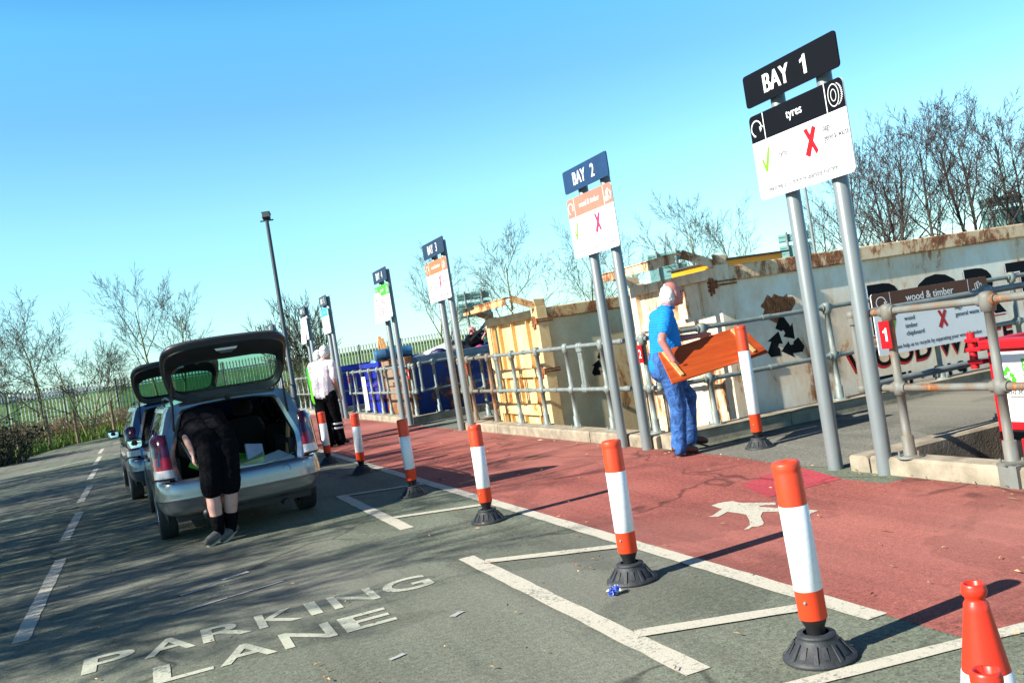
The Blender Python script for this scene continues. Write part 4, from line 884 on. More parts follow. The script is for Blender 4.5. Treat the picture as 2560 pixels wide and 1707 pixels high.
# ------------------------------------------------------------------ bare trees
def grow_tree(seed, h, r0, fork=.25, spread=1.0, lev=4, dens=1.0, twig=.006, upw=.28, stems=1, buds=0, bl=(.42, .62)):
    rd = random.Random(seed); T = MB(); C = MB(); Bd = MB()
    def limb(p, d, L, r, lv):
        n = max(3, int(L / (.45 if lv < 2 else .22))); n = min(n, 9); pts = [p.copy()]; rs = [r]; d = d.normalized(); taper = .30 if lv == 0 else .35
        for i in range(n):
            k = .09 if lv == 0 else .20
            d = (d + V((rd.uniform(-k, k), rd.uniform(-k, k), rd.uniform(-k * .6, k * .6) + (upw * .10 if lv else .02)))).normalized()
            pts.append(pts[-1] + d * (L / n)); rs.append(max(twig, r * (1 - (1 - taper) * (i + 1) / n)))
        tgt = T if lv == 0 else C
        tgt.tube(pts, rs, (9, 6, 4, 3, 3, 3)[lv], 0, False, lv < 2)
        if buds and lv >= lev - 1:
            for i in range(buds):
                q = pts[rd.randrange(1, len(pts))] + V((rd.uniform(-.05, .05), rd.uniform(-.05, .05), rd.uniform(-.07, .02))); s = rd.uniform(.010, .020)
                Bd.add([q + V((s, 0, 0)), q + V((-s * .5, s, 0)), q + V((-s * .5, -s, 0)), q + V((0, 0, -s * 2.4))], [(0, 1, 2), (0, 1, 3), (1, 2, 3), (2, 0, 3)])
        if lv >= lev: return
        nc = max(2, int(((8 + (6 if bl[0] < .3 else 0), 6, 6, 4)[lv]) * dens + rd.uniform(-.5, .5)))
        for c in range(nc):
            f = (fork + (1 - fork) * (c + rd.random() * .7) / nc) if lv == 0 else (.22 + .78 * (c + rd.random()) / nc)
            f = min(f, .99); x = f * n; i = min(int(x), n - 1); q = pts[i].lerp(pts[i + 1], x - i); rr = rs[i] * (1 - (x - i)) + rs[i + 1] * (x - i)
            dd = (pts[i + 1] - pts[i]).normalized(); az = 2.4 * c + rd.uniform(-.6, .6); pr = dd.cross(V((math.cos(az), math.sin(az), .13))).normalized()
            an = R(rd.uniform(26, 48) * spread * (1.12 if lv == 0 and f < .5 else 1)); nd = dd * math.cos(an) + pr * math.sin(an) + UP * upw * .5
            limb(q, nd, L * (rd.uniform(*bl) if lv == 0 else rd.uniform(.38, .60)) * (1.15 - .45 * f), max(twig, rr * rd.uniform(.5, .68)), lv + 1)
        if lv > 0: limb(pts[-1], d, L * .45, max(twig, rs[-1] * .9), min(lev, lv + 1))
    for s in range(stems):
        a = 6.28 * s / stems + 1; lean = 0 if stems == 1 else .28
        limb(V((math.cos(a), math.sin(a), 0)) * (.0 if stems == 1 else .18) - UP * .2, V((math.cos(a) * lean, math.sin(a) * lean, 1)), h * (1 if s == 0 else rd.uniform(.7, .95)), r0, 0)
    return T, C, Bd
TREES = {}
def tree(kind, loc, label, rz=0, top=6.0, group='bare trees round the site', name='bare_tree'):
    """top: height of the crown's highest twig above the datum"""
    if kind not in KH:
        T, C, B = KINDS[kind][0](); KH[kind] = max(p[2] for p in C.v); KM[kind] = (T, C, B)
    q = (top - loc[2]) / KH[kind]; sc_ = (q, q, q)
    if kind in TREES: return dup(TREES[kind], loc, rz, label, group, sc_)
    T, C, B = KM[kind]; mt, mc = KINDS[kind][1:3]
    t = thing(name, label, 'tree', loc, rz, group); t.scale = sc_
    T.build('trunk', mt, t); C.build('branches', mc, t)
    if B.v: B.build('catkins', M_bud, t)
    TREES[kind] = t; return t
KH = {}; KM = {}
KINDS = {
 'ash': (lambda: grow_tree(11, 6.6, .095, .28, 1.15, 4, 1.05, .0082, .22, 1, 0, (.46, .66)), M_bark, M_twig),
 'ash2': (lambda: grow_tree(29, 5.2, .075, .22, 1.15, 4, 1.0, .0085, .24, 2, 0, (.46, .66)), M_bark, M_twig),
 'tall': (lambda: grow_tree(47, 7.4, .10, .30, .95, 4, 1.0, .0082, .26, 1, 0, (.42, .60)), M_bark, M_twig),
 'round': (lambda: grow_tree(63, 6.8, .09, .26, 1.1, 4, 1.05, .0082, .24, 1, 0, (.42, .58)), M_bark, M_twig),
 'shrub': (lambda: grow_tree(71, 4.4, .055, .12, .75, 3, 1.2, .010, .40, 5), M_bark, M_twig),
 'alder': (lambda: grow_tree(83, 9.6, .13, .34, .95, 4, .86, .0084, .24, 1, 1, (.28, .40)), M_barkd, M_twigr),
 'alder2': (lambda: grow_tree(97, 9.2, .12, .38, 1.0, 4, .88, .0084, .22, 1, 1, (.28, .42)), M_barkd, M_twigr),
 'birch': (lambda: grow_tree(101, 5.6, .09, .35, .9, 3, 1.0, .009, .20), plain('pale_birch_bark', (.36, .27, .18, 1), .8, 0, .4, 8), M_twigr),
 'caster': (lambda: grow_tree(131, 7.2, .13, .16, 1.0, 4, 1.15, .011, .25), M_bark, M_twig),
}
VG = .35
for kd, (x, y, z), lab, rz, s in (
 ('ash', (-3.55, 39.9, VG - .2), 'bare tree with a forked trunk, first big one from the left edge', 1.2, 6.60),
 ('ash2', (-2.1, 41.3, VG), 'low spreading bare tree with a leaning stem, behind the lit stake', 2.2, 5.10),
 ('ash', (-1.25, 42.9, VG), 'slim bare tree leaning over the verge, third from the left edge', 4.1, 4.60),
 ('tall', (.75, 46.3, VG + .1), 'tallest bare tree of the left group, just left of the raised tailgate', .6, 7.90),
 ('round', (2.0, 47.6, VG + .1), 'yellowish bare tree right above the far tailgate', 2.8, 7.10),
 ('ash2', (-5.6, 38.2, VG), 'bare tree cut by the left edge of the picture', 5.2, 5.90),
 ('shrub', (7.4, 43.6, 0), 'many stemmed yellow green willow between the lamp post and BAY 5', .4, 5.50),
 ('ash', (14.1, 43.8, -.2), 'thin bare ash with dead seed bunches behind the BAY 3 sign', 3.3, 6.90),
 ('round', (18.9, 46.3, -.4), 'round crowned bare tree above the yellow container hoop', 1.0, 8.20),
 ('tall', (22.8, 44.6, -.6), 'bare tree half hidden behind the BAY 2 sign', 2.0, 7.60),
 ('ash', (25.6, 44.5, -.6), 'faint bare tree between BAY 2 and the white container hoop', .2, 6.40),
 ('round', (27.9, 41.6, -.6), 'bare tree rising above the head of the man in blue', 3.0, 8.40),
 ('tall', (29.9, 40.2, -.6), 'bare tree above the yellow machine', 5.0, 7.30),
 ('birch', (29.2, 30.2, -1), 'pale stemmed birch between the BAY 1 poles', 0, 5.40),
 ('alder', (29.9, 34.0, -1), 'short alder left of the BAY 1 poles', .5, 5.60),
 ('alder', (32.0, 31.6, -1), 'purple brown alder next to the BAY 1 panel', 1.6, 9.30),
 ('alder2', (33.2, 30.5, -1), 'tall dark alder, second right of the BAY 1 panel', 2.4, 9.40),
 ('alder', (35.2, 30.4, -1), 'twin topped alder in the middle of the right group', 4.0, 9.40),
 ('alder2', (35.0, 28.3, -1), 'tallest alder with leaning crown left of the large road sign', 5.1, 9.00),
 ('alder', (37.6, 28.0, -1), 'alder rising behind the large road sign', 3.1, 7.60),
 ('alder2', (37.0, 25.6, -1), 'alder at the right edge of the picture', .9, 7.20),
 ('alder', (34.4, 33.6, -1), 'slender alder behind the others, over the middle of the white container', 5.6, 8.40),
 ('alder2', (39.5, 31.0, -1), 'distant alder between the tall ones', 2.9, 8.6),
 ('alder', (31.0, 33.4, -1), 'alder with bare lower trunk, nearest to the right side of the BAY 1 panel', 2.2, 8.9),
 ('alder2', (34.2, 29.4, -1), 'straight alder between the two tallest ones', 3.9, 9.2),
 ('alder', (36.4, 26.4, -1), 'alder just left of the right edge, over the large road sign', .2, 8.6),
 ('alder2', (36.2, 24.2, -1), 'last alder, cut by the right edge of the picture', 1.7, 8.6),
 ('alder2', (32.4, 32.8, -1), 'thin alder close behind the first tall one of the right group', 4.4, 8.2)):
    tree(kd, (x, y, z), lab, rz, s)
# the roadside row left of the picture, whose shadows streak the road
for i, (x, y, s, rz) in enumerate(((-8.2, 8.0, 7.6, 1.4), (-8.8, 10.2, 8.4, 2.2), (-8.0, 13.2, 8.0, 3.5), (-9.0, 16.4, 8.6, 4.4), (-8.8, 20.0, 8.6, .7), (-9.2, 24.5, 8.5, 2.9), (-7.6, 5.8, 5.6, 5.5), (-7.2, 11.8, 6.8, .3), (-6.6, 9.2, 5.6, 4.0), (-6.8, 14.6, 6.4, 1.1), (-7.0, 18.2, 6.6, 2.6), (-6.6, 7.0, 4.6, 3.0), (-7.2, 22.0, 7.0, 5.0), (-10.2, 12.2, 9.6, 1.9))):
    tree('caster', (x, y, 0), 'bare roadside tree left of the picture whose shadow streaks the road', rz, s, 'roadside trees left of the picture')
# white blossoming thicket, scrub and the dark bush
def bushmesh(seed, rx, ry, h, n, leaf, m, mt, name, label, loc, kind='bush'):
    rd = random.Random(seed); t = thing(name, label, kind, loc); S = MB(); Lf = MB()
    for i in range(n):
        a = rd.uniform(0, 6.28); q = math.sqrt(rd.random()); p = V((math.cos(a) * rx * q * .7, math.sin(a) * ry * q * .7, 0)); hh = h * (1 - .45 * q) * rd.uniform(.6, 1.08)
        e = p + V((math.cos(a) * rx * .45 * q + rd.uniform(-.3, .3), math.sin(a) * ry * .45 * q + rd.uniform(-.2, .2), hh)); mid = (p + e) / 2 + V((rd.uniform(-.2, .2), rd.uniform(-.2, .2), .1 * h)); S.tube([p, mid, e], [.02, .012, .006], 3, 0, False)
        for k in range(leaf):
            f = rd.uniform(.25, 1.03); c = p.lerp(mid, f * 2) if f < .5 else mid.lerp(e, f * 2 - 1); c = c + V((rd.uniform(-.22, .22), rd.uniform(-.2, .2), rd.uniform(-.2, .2))); s = rd.uniform(.02, .055)
            u = V((rd.uniform(-1, 1), rd.uniform(-1, 1), rd.uniform(-1, 1))).normalized() * s; v_ = u.cross(V((rd.uniform(-1, 1), rd.uniform(-1, 1), rd.uniform(-1, 1)))).normalized() * s; Lf.add([c - u, c - v_, c + u, c + v_], [(0, 1, 2, 3)])
    S.build('stems', mt, t); Lf.build('foliage', m, t); return t
bushmesh(5, 3.6, 1.6, 3.5, 420, 9, M_blossom, M_twig, 'blossoming_thicket', 'white blossoming thicket behind the far man and road sign', (16.4, 39.2, -.6))
bushmesh(8, 1.6, 1.2, 2.1, 260, 12, M_bush, M_twig, 'dark_bush', 'dark low bush at the left edge beside the wooden stakes', (-4.7, 32.6, -.1))
bushmesh(6, 3.0, 1.4, 2.6, 260, 5, M_blossom, M_twig, 'scrub_thicket', 'twiggy scrub under the road sign right of BAY 3', (20.8, 42.6, -.5))
bushmesh(15, 2.4, .8, 1.5, 150, 6, M_grass, M_bark, 'willow_scrub', 'yellow green scrub behind the railing beside the lamp post', (6.6, 41.5, 0))

# ------------------------------------------------------------------ estate cars with raised tailgates
def car_paint(name, c):
    s = NT(name); s.base(c, .28, .75, .5, 1.0); return s.m
M_trim = plain('dark_car_trim', (.016, .017, .019, 1), .55, 0, .3, 10)
M_cloth = plain('dark_seat_cloth', (.014, .014, .016, 1), .9, 0, .3, 30, .3, 150)
M_glass = glass('car_glass', (.38, .66, .56, 1), .86)
M_sglass = glass('side_glass', (.84, .93, .90, 1), 1.0)
M_wglass = glass('windscreen_glass', (.80, .90, .86, 1), .97)
M_lampred = plain('red_lamp_lens', (.30, .006, .008, 1), .12, 0, .25, 30, coat=1)
M_lampdk = plain('dark_lamp_lens', (.07, .010, .022, 1), .12, 0, .2, 30, coat=1)
M_lampw = plain('clear_lamp_lens', (.62, .55, .52, 1), .15, 0, .25, 90, coat=1)
M_alloy = plain('silver_wheel', (.42, .43, .44, 1), .35, .8, .1, 5)
M_mirror = plain('mirror_glass', (.8, .85, .85, 1), .03, 1.0, .01)
def make_car(label, loc, rz, paint, group='cars with raised tailgates'):
    t = thing('estate_car', label, 'car', loc, rz, group); t.scale = (.883, .93, .93)
    ROWS = [(.775, .20), (.832, .36), (.848, .54), (.852, .70), (.842, .84), (.822, .925), (.812, .945), (.668, 1.325), (.625, 1.385), (.40, 1.43), (0, 1.448)]
    def yrear(z): return -.88 + max(0, z - .72) * .34
    def row(j, y):
        x, z = ROWS[j]
        wd = 1.0 - .10 * max(0, (y - 2.7) / .7) ** 2 if y > 2.7 else 1.0 - (.15 if j <= 3 else .03) * (max(0, (-y - .42)) / .46) ** 1.4
        if j >= 6 and y > 1.45:                      # windscreen and bonnet
            f = min(1, (y - 1.45) / .85); hood = .955 - .22 * max(0, (y - 2.3) / 1.1) ** 1.4
            z = z + (hood + .012 * (j - 6) - z) * f; x = x + ((.80 - (j - 6) * .2 if j < 10 else 0) - x) * f
        elif j >= 3 and y > 2.3: z -= (.22 * max(0, (y - 2.3) / 1.1) ** 1.4) * (z - .3) / .62
        if j <= 2:
            for yc in (0, 2.615):
                d2 = .345 ** 2 - (y - yc) ** 2
                if d2 > 0:
                    az = .295 + math.sqrt(d2) * 1.02; z = max(z, az + .012 * j)
                    if j == 0: x = .81
            if y < -.40: z = max(z, .43 + .02 * j)
        return x * wd, z
    st = sorted(set([-.88, -.80, -.70, -.60, -.52, -.45] + [round(-.345 + .69 * k / 12, 3) for k in range(13)] + [.36, .40, .408, .60, .80, 1.0, 1.1, 1.12, 1.128, 1.3, 1.45, 1.6, 1.8, 1.95, 2.1, 2.2] + [round(2.27 + .69 * k / 12, 3) for k in range(13)] + [3.05, 3.2, 3.32, 3.40]))
    nR = len(ROWS)
    def P(j, y, sgn, off=0):
        x, z = row(j, y); yy = y if y > 0 else y * (yrear(z) / -.88)
        return (sgn * max(0, x - off), yy, z - (off if j >= 8 else 0))
    parts = {k: MB() for k in ('body', 'window', 'windscreen', 'door_r', 'door_f', 'seam')}
    inner = MB()
    for sgn in (-1, 1):
        wins = {k: MB() for k in 'abc'}; doors = {k: MB() for k in 'rf'}
        for a, b in zip(st, st[1:]):
            m = (a + b) / 2
            for j in range(nR - 1):
                q = [P(j, a, sgn), P(j, b, sgn), P(j + 1, b, sgn), P(j + 1, a, sgn)]
                if sgn < 0: q = q[::-1]
                tgt = parts['body']
                if j == 6:
                    if -.62 < m < .22: tgt = wins['a']
                    elif .36 < m < .95: tgt = wins['b']
                    elif 1.06 < m < 1.62: tgt = wins['c']
                    elif m < 1.7 and m > -.75: tgt = parts['seam'] if m > .2 else parts['body']
                if j >= 7 and 1.45 < m < 2.28: tgt = parts['windscreen']
                if 1 <= j < 6 and .41 < m < 1.12: tgt = doors['r']
                if 1 <= j < 6 and 1.128 < m < 1.95: tgt = doors['f']
                if 1 <= j < 6 and (.40 < m < .41 or 1.12 < m < 1.128): tgt = parts['seam']
                tgt.add(q, [(0, 1, 2, 3)], 0, True)
                if not (j == 6 and (-.62 < m < .22 or .36 < m < .95 or 1.06 < m < 1.62)) and not (j >= 7 and 1.45 < m) and m < 2.2 and j >= 2:
                    qi = [P(j, a, sgn, .045), P(j, b, sgn, .045), P(j + 1, b, sgn, .045), P(j + 1, a, sgn, .045)]
                    inner.add(qi, [(0, 1, 2, 3)])
        for k in 'abc': wins[k].build('side_window', M_sglass, t)
        for k in 'rf':
            d = doors[k].build('door', paint, t); y0 = .52 if k == 'r' else 1.26
            h = MB(); h.box((sgn * .852 - .008, y0, .80), (sgn * .852 + .022, y0 + .19, .835)); h.build('handle', M_trim, d, bevel=.006)
        # mirror
        mr = MB(); Mm = Matrix.Translation((sgn * .955, 1.62, .985)); mr.sphere((0, 0, 0), (.115, .075, .075), 14, 8, 0, Mm); mr.bar((sgn * .82, 1.66, .93), (sgn * .93, 1.64, .96), .05, .05)
        mo = mr.build('door_mirror', M_blackp if True else paint, t); MB().add([Mm @ V((x, -.076 + abs(x) * .12, z)) for x, z in rrect(-.09, -.055, .09, .055, .045, 5)], [tuple(range(24))]).build('mirror_glass', M_mirror, mo)
    # close the underside and nose
    parts['body'].add([P(j, 3.40, 1) for j in range(nR)] + [P(j, 3.40, -1) for j in range(nR)], [tuple(list(range(nR)) + list(range(2 * nR - 1, nR - 1, -1)))])
    b = parts['body']
    # rear jamb: outer edge of the shell to the opening of the load bay
    outer = [P(j, -.88, -1) for j in range(3, nR)] + [P(j, -.88, 1) for j in range(nR - 2, 2, -1)]
    inn = [(-.60, .655), (-.625, .78), (-.63, .90), (-.62, .95), (-.50, 1.285), (-.46, 1.325), (-.28, 1.352), (0, 1.362)]
    inn = inn + [(-x, z) for x, z in inn[-2::-1]]
    A = [V(p) for p in outer]; mid_ = [V((x * 1.07, yrear(z) + .012, z + (.012 if z > 1.2 else 0))) for x, z in inn]; B = [V((x, yrear(z) + .035, z)) for x, z in inn]; Cc = [V((x * .985, yrear(z) + .14, z - .01 * (z > 1))) for x, z in inn]
    b.loft([A, mid_], False, False, 0, True); b.build('body', paint, t)
    j2 = MB(); j2.loft([mid_, B], False, False, 0, True); j2.build('door_jamb', paint, t)
    s2 = MB(); s2.loft([B, Cc], False, False, 0, True); parts['seam'].loft([B, [p + V((0, .012, 0)) for p in B]], False, False); s2.build('weather_seal', M_blackp, t)
    parts['seam'].build('pillar_trim', M_blackp, t); parts['windscreen'].build('windscreen', M_wglass, t)
    i2 = inner; i2.box((-.74, -.86, .50), (.74, 2.2, .56)); i2.loft([Cc, [V((p.x * 1.12, p.y + .10, p.z)) for p in Cc]], False, False)
    i2.box((-.80, 1.75, .55), (.80, 2.2, .90)); i2.box((-.80, -.60, .555), (-.58, .30, .86)); i2.box((.58, -.60, .555), (.80, .30, .86)); i2.build('cabin_lining', M_trim, t)
    u = MB(); u.box((-.70, -.80, .24), (.70, 3.2, .50)); u.box((-.80, -.34, .24), (-.60, .34, .36)) if False else None; u.cyl((-.60, 0, .28), (.60, 0, .28), .05); u.cyl((.42, -.88, .22), (.42, -.3, .24), .04); u.build('underside', M_blackp, t)
    for x in (-.37, .37):
        for y in (.30, 1.15):
            if x > 0 and y < 1: continue
            s = MB(); s.loft([[V((x + cx_ * sx, y + o, z)) for cx_, o in ((-.25, 0), (-.2, -.05), (.2, -.05), (.25, 0), (.2, .07), (-.2, .07))] for z, sx, o in ((.50, 1, 0), (.95, 1, 0), (1.06, .82, 0), (1.08, .6, 0))], True, True, 0, True); so_ = s.build('seat', M_cloth, t)
            h = MB(); h.loft([[V((x + .125 * sx * math.cos(a), y + .045 * math.sin(a), z)) for a in (2 * math.pi * k / 14 for k in range(14))] for z, sx in ((1.115, .55), (1.13, .88), (1.18, 1.0), (1.26, .97), (1.295, .75), (1.30, .4))], True, True); h.cyl((x - .06, y, 1.05), (x - .06, y, 1.14), .008, n=6); h.cyl((x + .06, y, 1.05), (x + .06, y, 1.14), .008, n=6); h.build('headrest', M_cloth, so_)
    # wheels
    for x in (-1, 1):
        for y in (0, 2.615):
            Mw = Matrix.Translation((x * .772, y, .302)) @ Matrix.Rotation(R(90) * x, 4, 'Y'); w_ = MB()
            w_.lathe([(.20, -.08), (.285, -.095), (.300, -.085), (.303, -.05), (.303, .05), (.300, .085), (.285, .095), (.205, .085)], 36, M=Mw); wo = w_.build('wheel', M_rubber, t)
            r_ = MB(); r_.lathe([(.205, .085), (.195, .06), (.17, .05), (.05, .065), (.0, .066)], 30, M=Mw); r_.build('rim', M_alloy, wo)
    # bumper
    plan = [(-.845, -.36), (-.848, -.55), (-.835, -.72), (-.79, -.86), (-.68, -.935), (-.45, -.965), (0, -.975)]; plan = plan + [(-x, y) for x, y in plan[-2::-1]]
    prof = [(.660, -.10), (.664, -.035), (.655, -.008), (.63, .010), (.56, .024), (.485, .026), (.472, .030), (.462, .018), (.41, .010), (.36, -.006), (.325, -.03), (.30, -.10)]
    rings = []
    for k, (x, y) in enumerate(plan):
        a, c = plan[max(k - 1, 0)], plan[min(k + 1, len(plan) - 1)]; tx_, ty_ = c[0] - a[0], c[1] - a[1]; L = math.hypot(tx_, ty_); nx, ny = ty_ / L, -tx_ / L
        rings.append([V((x + nx * o, y + ny * o, z)) for z, o in prof])
    bp = MB(); bp.loft(rings, False, False, 0, True); bm2 = bp.build('bumper', paint, t); bm2.modifiers.new('s', 'SUBSURF').levels = 1; bm2.modifiers['s'].render_levels = 2
    sl = MB(); sl.box((-.70, -.92, .60), (.70, -.80, .648)); sl.build('load_sill', M_trim, t, bevel=.01)
    tc = MB(); tc.lathe([(.036, 0), (.036, .004), (.040, .004), (.040, 0)], 24, M=Matrix.Translation((.45, -.975, .58)) @ Matrix.Rotation(R(90), 4, 'X')); tc.build('tow_eye_cover', M_trim, t)
    tb = MB(); tb.cyl((-.42, -.93, .26), (-.42, -1.04, .29), .014, n=8); tb.sphere((-.42, -1.05, .315), .045); tb.bar((-.42, -.9, .24), (-.42, -1.04, .28), .04, .02); tb.build('tow_ball', M_blackp, t)
    # tail lamps
    for sgn in (-1, 1):
        def pl(z, o): 
            d = yrear(z) + .88
            w0 = .02 * max(0, z - .72) / .4
            return [V((sgn * x, y + d, z)) for x, y in ((.665 + .02, -.865 + .06), (.672 + w0, -.895 - o), (.74, -.885 - o), (.805 + o * .6 - w0, -.84 - o), (.842 + o - w0 * .6, -.77), (.846 + o - w0 * .6, -.72 + .10 * (1.1 - z)), (.82, -.70))]
        zs = (.675, .69, .78, .80, .90, .905, 1.0, 1.08, 1.11)
        lm = MB(); lm.loft([pl(z, .020) for z in zs[2:6]], False, False, 0, True); lo_ = lm.build('tail_lamp', M_lampred, t)
        lm = MB(); lm.loft([pl(z, .020) for z in (.905, 1.0, 1.08)] + [pl(1.125, -.02)], False, False, 0, True); lm.build('dark_lens', M_lampdk, lo_); lm = MB(); lm.loft([pl(.672, -.02), pl(.68, .020), pl(.70, .020)], False, False, 0, True); lm.build('dark_lens', M_lampdk, lo_)
        lm = MB(); lm.loft([pl(z, .020) for z in (.70, .78)], False, False, 0, True); lm.build('reversing_lens', M_lampw, lo_)
    # tailgate, hinged at the rear of the roof and raised
    tg = thing('tailgate', None, None); del_ = tg; bpy.data.objects.remove(tg)
    HG = V((0, -.60, 1.405)); ang = R(TG_ANG)
    def TG(x, l, w):                       # l along the door from the hinge, w away from the car's outside face; the lower panel bends
        k = max(0, l - .50); bend = R(24); ll = min(l, .50)
        y, z = -ll, 0.0; y -= k * math.cos(bend); z -= k * math.sin(bend)
        ny, nz = (0, -1) if l < .5 else (math.sin(bend), -math.cos(bend))
        y += ny * w * 1; z += nz * w
        return HG + V((x, y * math.cos(ang) + z * math.sin(ang), -y * math.sin(ang) + z * math.cos(ang)))
    N = 48
    def sup(a, rx, ry, n_): c, s = math.cos(a), math.sin(a); return rx * math.copysign(abs(c) ** (2 / n_), c), ry * math.copysign(abs(s) ** (2 / n_), s)
    win, fr, out, lip = [], [], [], []
    for k in range(N):
        a = 2 * math.pi * k / N
        x, y = sup(a, 1, 1, 6); l = .285 + y * .185; hw = .515 + .045 * (l / .5); bow = .035 * (1 - x * x) * (1 if y > 0 else .25); win.append((x * hw, l + bow))
        l2 = .29 + y * .24; fr.append((x * (hw + .05), l2 + bow))
        x, y = sup(a, 1, 1, 5); l = .42 + y * .42; hw = .585 + .065 * min(1, l / .45) - .035 * max(0, l - .55); bow = .03 * (1 - x * x) * (1 if y > 0 else .3) ; out.append((x * hw, l + bow)); lip.append((x * (hw - .035), .42 + y * .385 + bow))
    I = lambda pts, w_: [TG(x, l, w_) for x, l in pts]
    tm = MB(); tm.loft([I(win, .010), I(win, .030), I(fr, .052), I([((a[0] + b_[0]) / 2, (a[1] + b_[1]) / 2) for a, b_ in zip(fr, lip)], .075), I(lip, .060)], True, False, 0, True)
    tail = tm.build('tailgate', M_trim, t)
    to = MB(); to.loft([I([(x * 1.004, l) for x, l in out], .0), I(out, -.02), I(win, -.035)], True, False, 0, True); to.build('painted_skin', paint, tail)
    to = MB(); to.loft([I(lip, .060), I([(x * 1.03, l * 1.0) for x, l in lip], .030), I(out, .022), I([(x * 1.004, l) for x, l in out], .0)], True, False, 0, True); to.build('shade_dark_edge', M_blackp, tail)  # tailgate rim blackened in place of the shade on its painted underside
    to = MB(); hb_ = [(x, .012 + .03 * (1 - abs(x) / .5)) for x in (-.5, -.3, -.1, .1, .3, .5)]; to.loft([I(hb_, .068), I([(x, l + .052) for x, l in hb_], .078)], False, False, 0, True); to.build('hinge_panel', paint, tail)
    MB().add(I(win, .0), [tuple(range(N))]).build('rear_window', M_glass, tail)
    lt = MB(); lt.loft([[TG(x, l, .085) for x, l in ((-.10, .765), (.10, .765), (.05, .71), (-.05, .71))], [TG(x, l, .06) for x, l in ((-.12, .78), (.12, .78), (.07, .69), (-.07, .69))]], True, True, 0, False); lt.build('latch', M_alloy, tail)
    wp = MB(); wp.sphere(TG(0, .045, .07), .03); wp.build('washer_jet', M_blackp, tail)
    for x in (-.54, .54):
        st_ = MB(); p0 = V((x * 1.12, yrear(1.1) + .05, 1.08)); p1 = TG(x * 1.03, .40, .06); mm_ = p0.lerp(p1, .55); st_.cyl(p0, mm_, .012, n=8); st_.cyl(mm_, p1, .007, n=8); st_.build('gas_strut', M_blackp, t)
    for x in (-.56, .56): MB().tube([(x, -.35, 1.40), (x, -.28, 1.44), (x, .5, 1.47), (x, 1.2, 1.455), (x, 1.26, 1.42)], .013, 8).build('roof_rail', M_blackp, t)
    return t
TG_ANG = 53
SILVER = car_paint('silver_car_paint', (.24, .25, .26, 1)); BLUESIL = car_paint('blue_silver_car_paint', (.085, .12, .18, 1)); TEAL = car_paint('teal_car_paint', (.03, .16, .26, 1))
car1 = make_car('silver estate car with raised tailgate, a person in black leaning into its boot', (.745, 9.84, 0), R(1.7), SILVER)
make_car('bluish silver car parked ahead of the estate, its tailgate also raised', (.44, 14.3, 0), R(3), BLUESIL)
make_car('teal car with raised tailgate beyond the blue containers beside the far man', (10.45, 29.6, 0), R(12), TEAL)
# things loaded in the boot of the silver estate (its frame: car1.matrix)
MC = Matrix.Translation(car1.location) @ Matrix.Rotation(R(1.7), 4, 'Z') @ Matrix.Scale(.93, 4)
def inboot(mb, name, m, label, cat, group=None):
    mb.v = [tuple(MC @ V(p)) for p in mb.v]; return tag(mb.build(name, m), label, cat, group)
M_card = plain('brown_cardboard', (.36, .17, .07, 1), .85, 0, .15, 6)
def rot(loc, rx=0, ry=0, rz=0): return Matrix.Translation(loc) @ Matrix.Rotation(R(rz), 4, 'Z') @ Matrix.Rotation(R(ry), 4, 'Y') @ Matrix.Rotation(R(rx), 4, 'X')
b = MB(); b.box((-.17, -.11, 0), (.17, .11, .07), 0, rot((.13, -.68, .565), 0, 0, 12)); inboot(b, 'cardboard_box', M_card, 'flat brown cardboard box at the lip of the open boot', 'box')
b = MB(); b.box((-.17, -.16, -.008), (.17, .16, .008), 0, rot((.36, -.66, .67), 14, -8, 20)); inboot(b, 'white_board', M_white, 'tilted white board on top of the boot load', 'board', 'white boards in the boot')
b = MB(); b.box((-.26, -.05, 0), (.26, .05, .02), 0, rot((.08, -.78, .655), 0, 4, 8)); inboot(b, 'white_board', M_white, 'narrow white strip of board across the boot sill', 'board', 'white boards in the boot')
b = MB(); b.box((-.10, -.012, -.10), (.10, .012, .14), 0, rot((.20, -.52, .72), -18, 10, 24)); inboot(b, 'white_board', plain('blue_white_board', (.42, .50, .66, 1), .5), 'bluish white board standing up behind the headrest side of the load', 'board', 'white boards in the boot')
b = MB(); b.box((-.24, -.2, -.03), (.24, .2, .03), 0, rot((.06, -.45, .68), 8, -10, -10)); inboot(b, 'folded_bag', plain('pale_green_cloth', (.50, .58, .25, 1), .8, 0, .2, 6), 'pale green folded bag lying in the middle of the boot', 'bag')
b = MB(); b.box((-.14, -.1, 0), (.14, .1, .09), 0, rot((-.05, -.36, .70), 8, 8, 30)); inboot(b, 'green_box', M_green, 'green box just visible beside the dark shorts in the boot', 'box')
b = MB(); b.box((-.012, -.06, 0), (.012, .06, .52), 0, rot((.53, -.42, .57), 10, 8, 0)); inboot(b, 'wooden_plank', M_batten, 'pale wooden plank leaning against the right side of the boot', 'plank')
b = MB(); b.bar((.28, -.80, .665), (.60, -.62, .70), .012, .012); inboot(b, 'metal_strip', M_refl, 'thin pale metal strip at the right of the boot', 'strip')
b = MB(); b.tube([(-.50, -.50, 1.0), (-.47, -.62, .90), (-.44, -.70, .80)], .008, 6); inboot(b, 'string', M_white, 'white string hanging at the left of the boot', 'string')
b = MB(); b.box((-.05, -.02, -.03), (.05, .02, .03), 0, rot((-.43, -.74, .765), 0, 30, 0)); inboot(b, 'green_card', M_green, 'small green card beside the hand at the left of the boot', 'card')

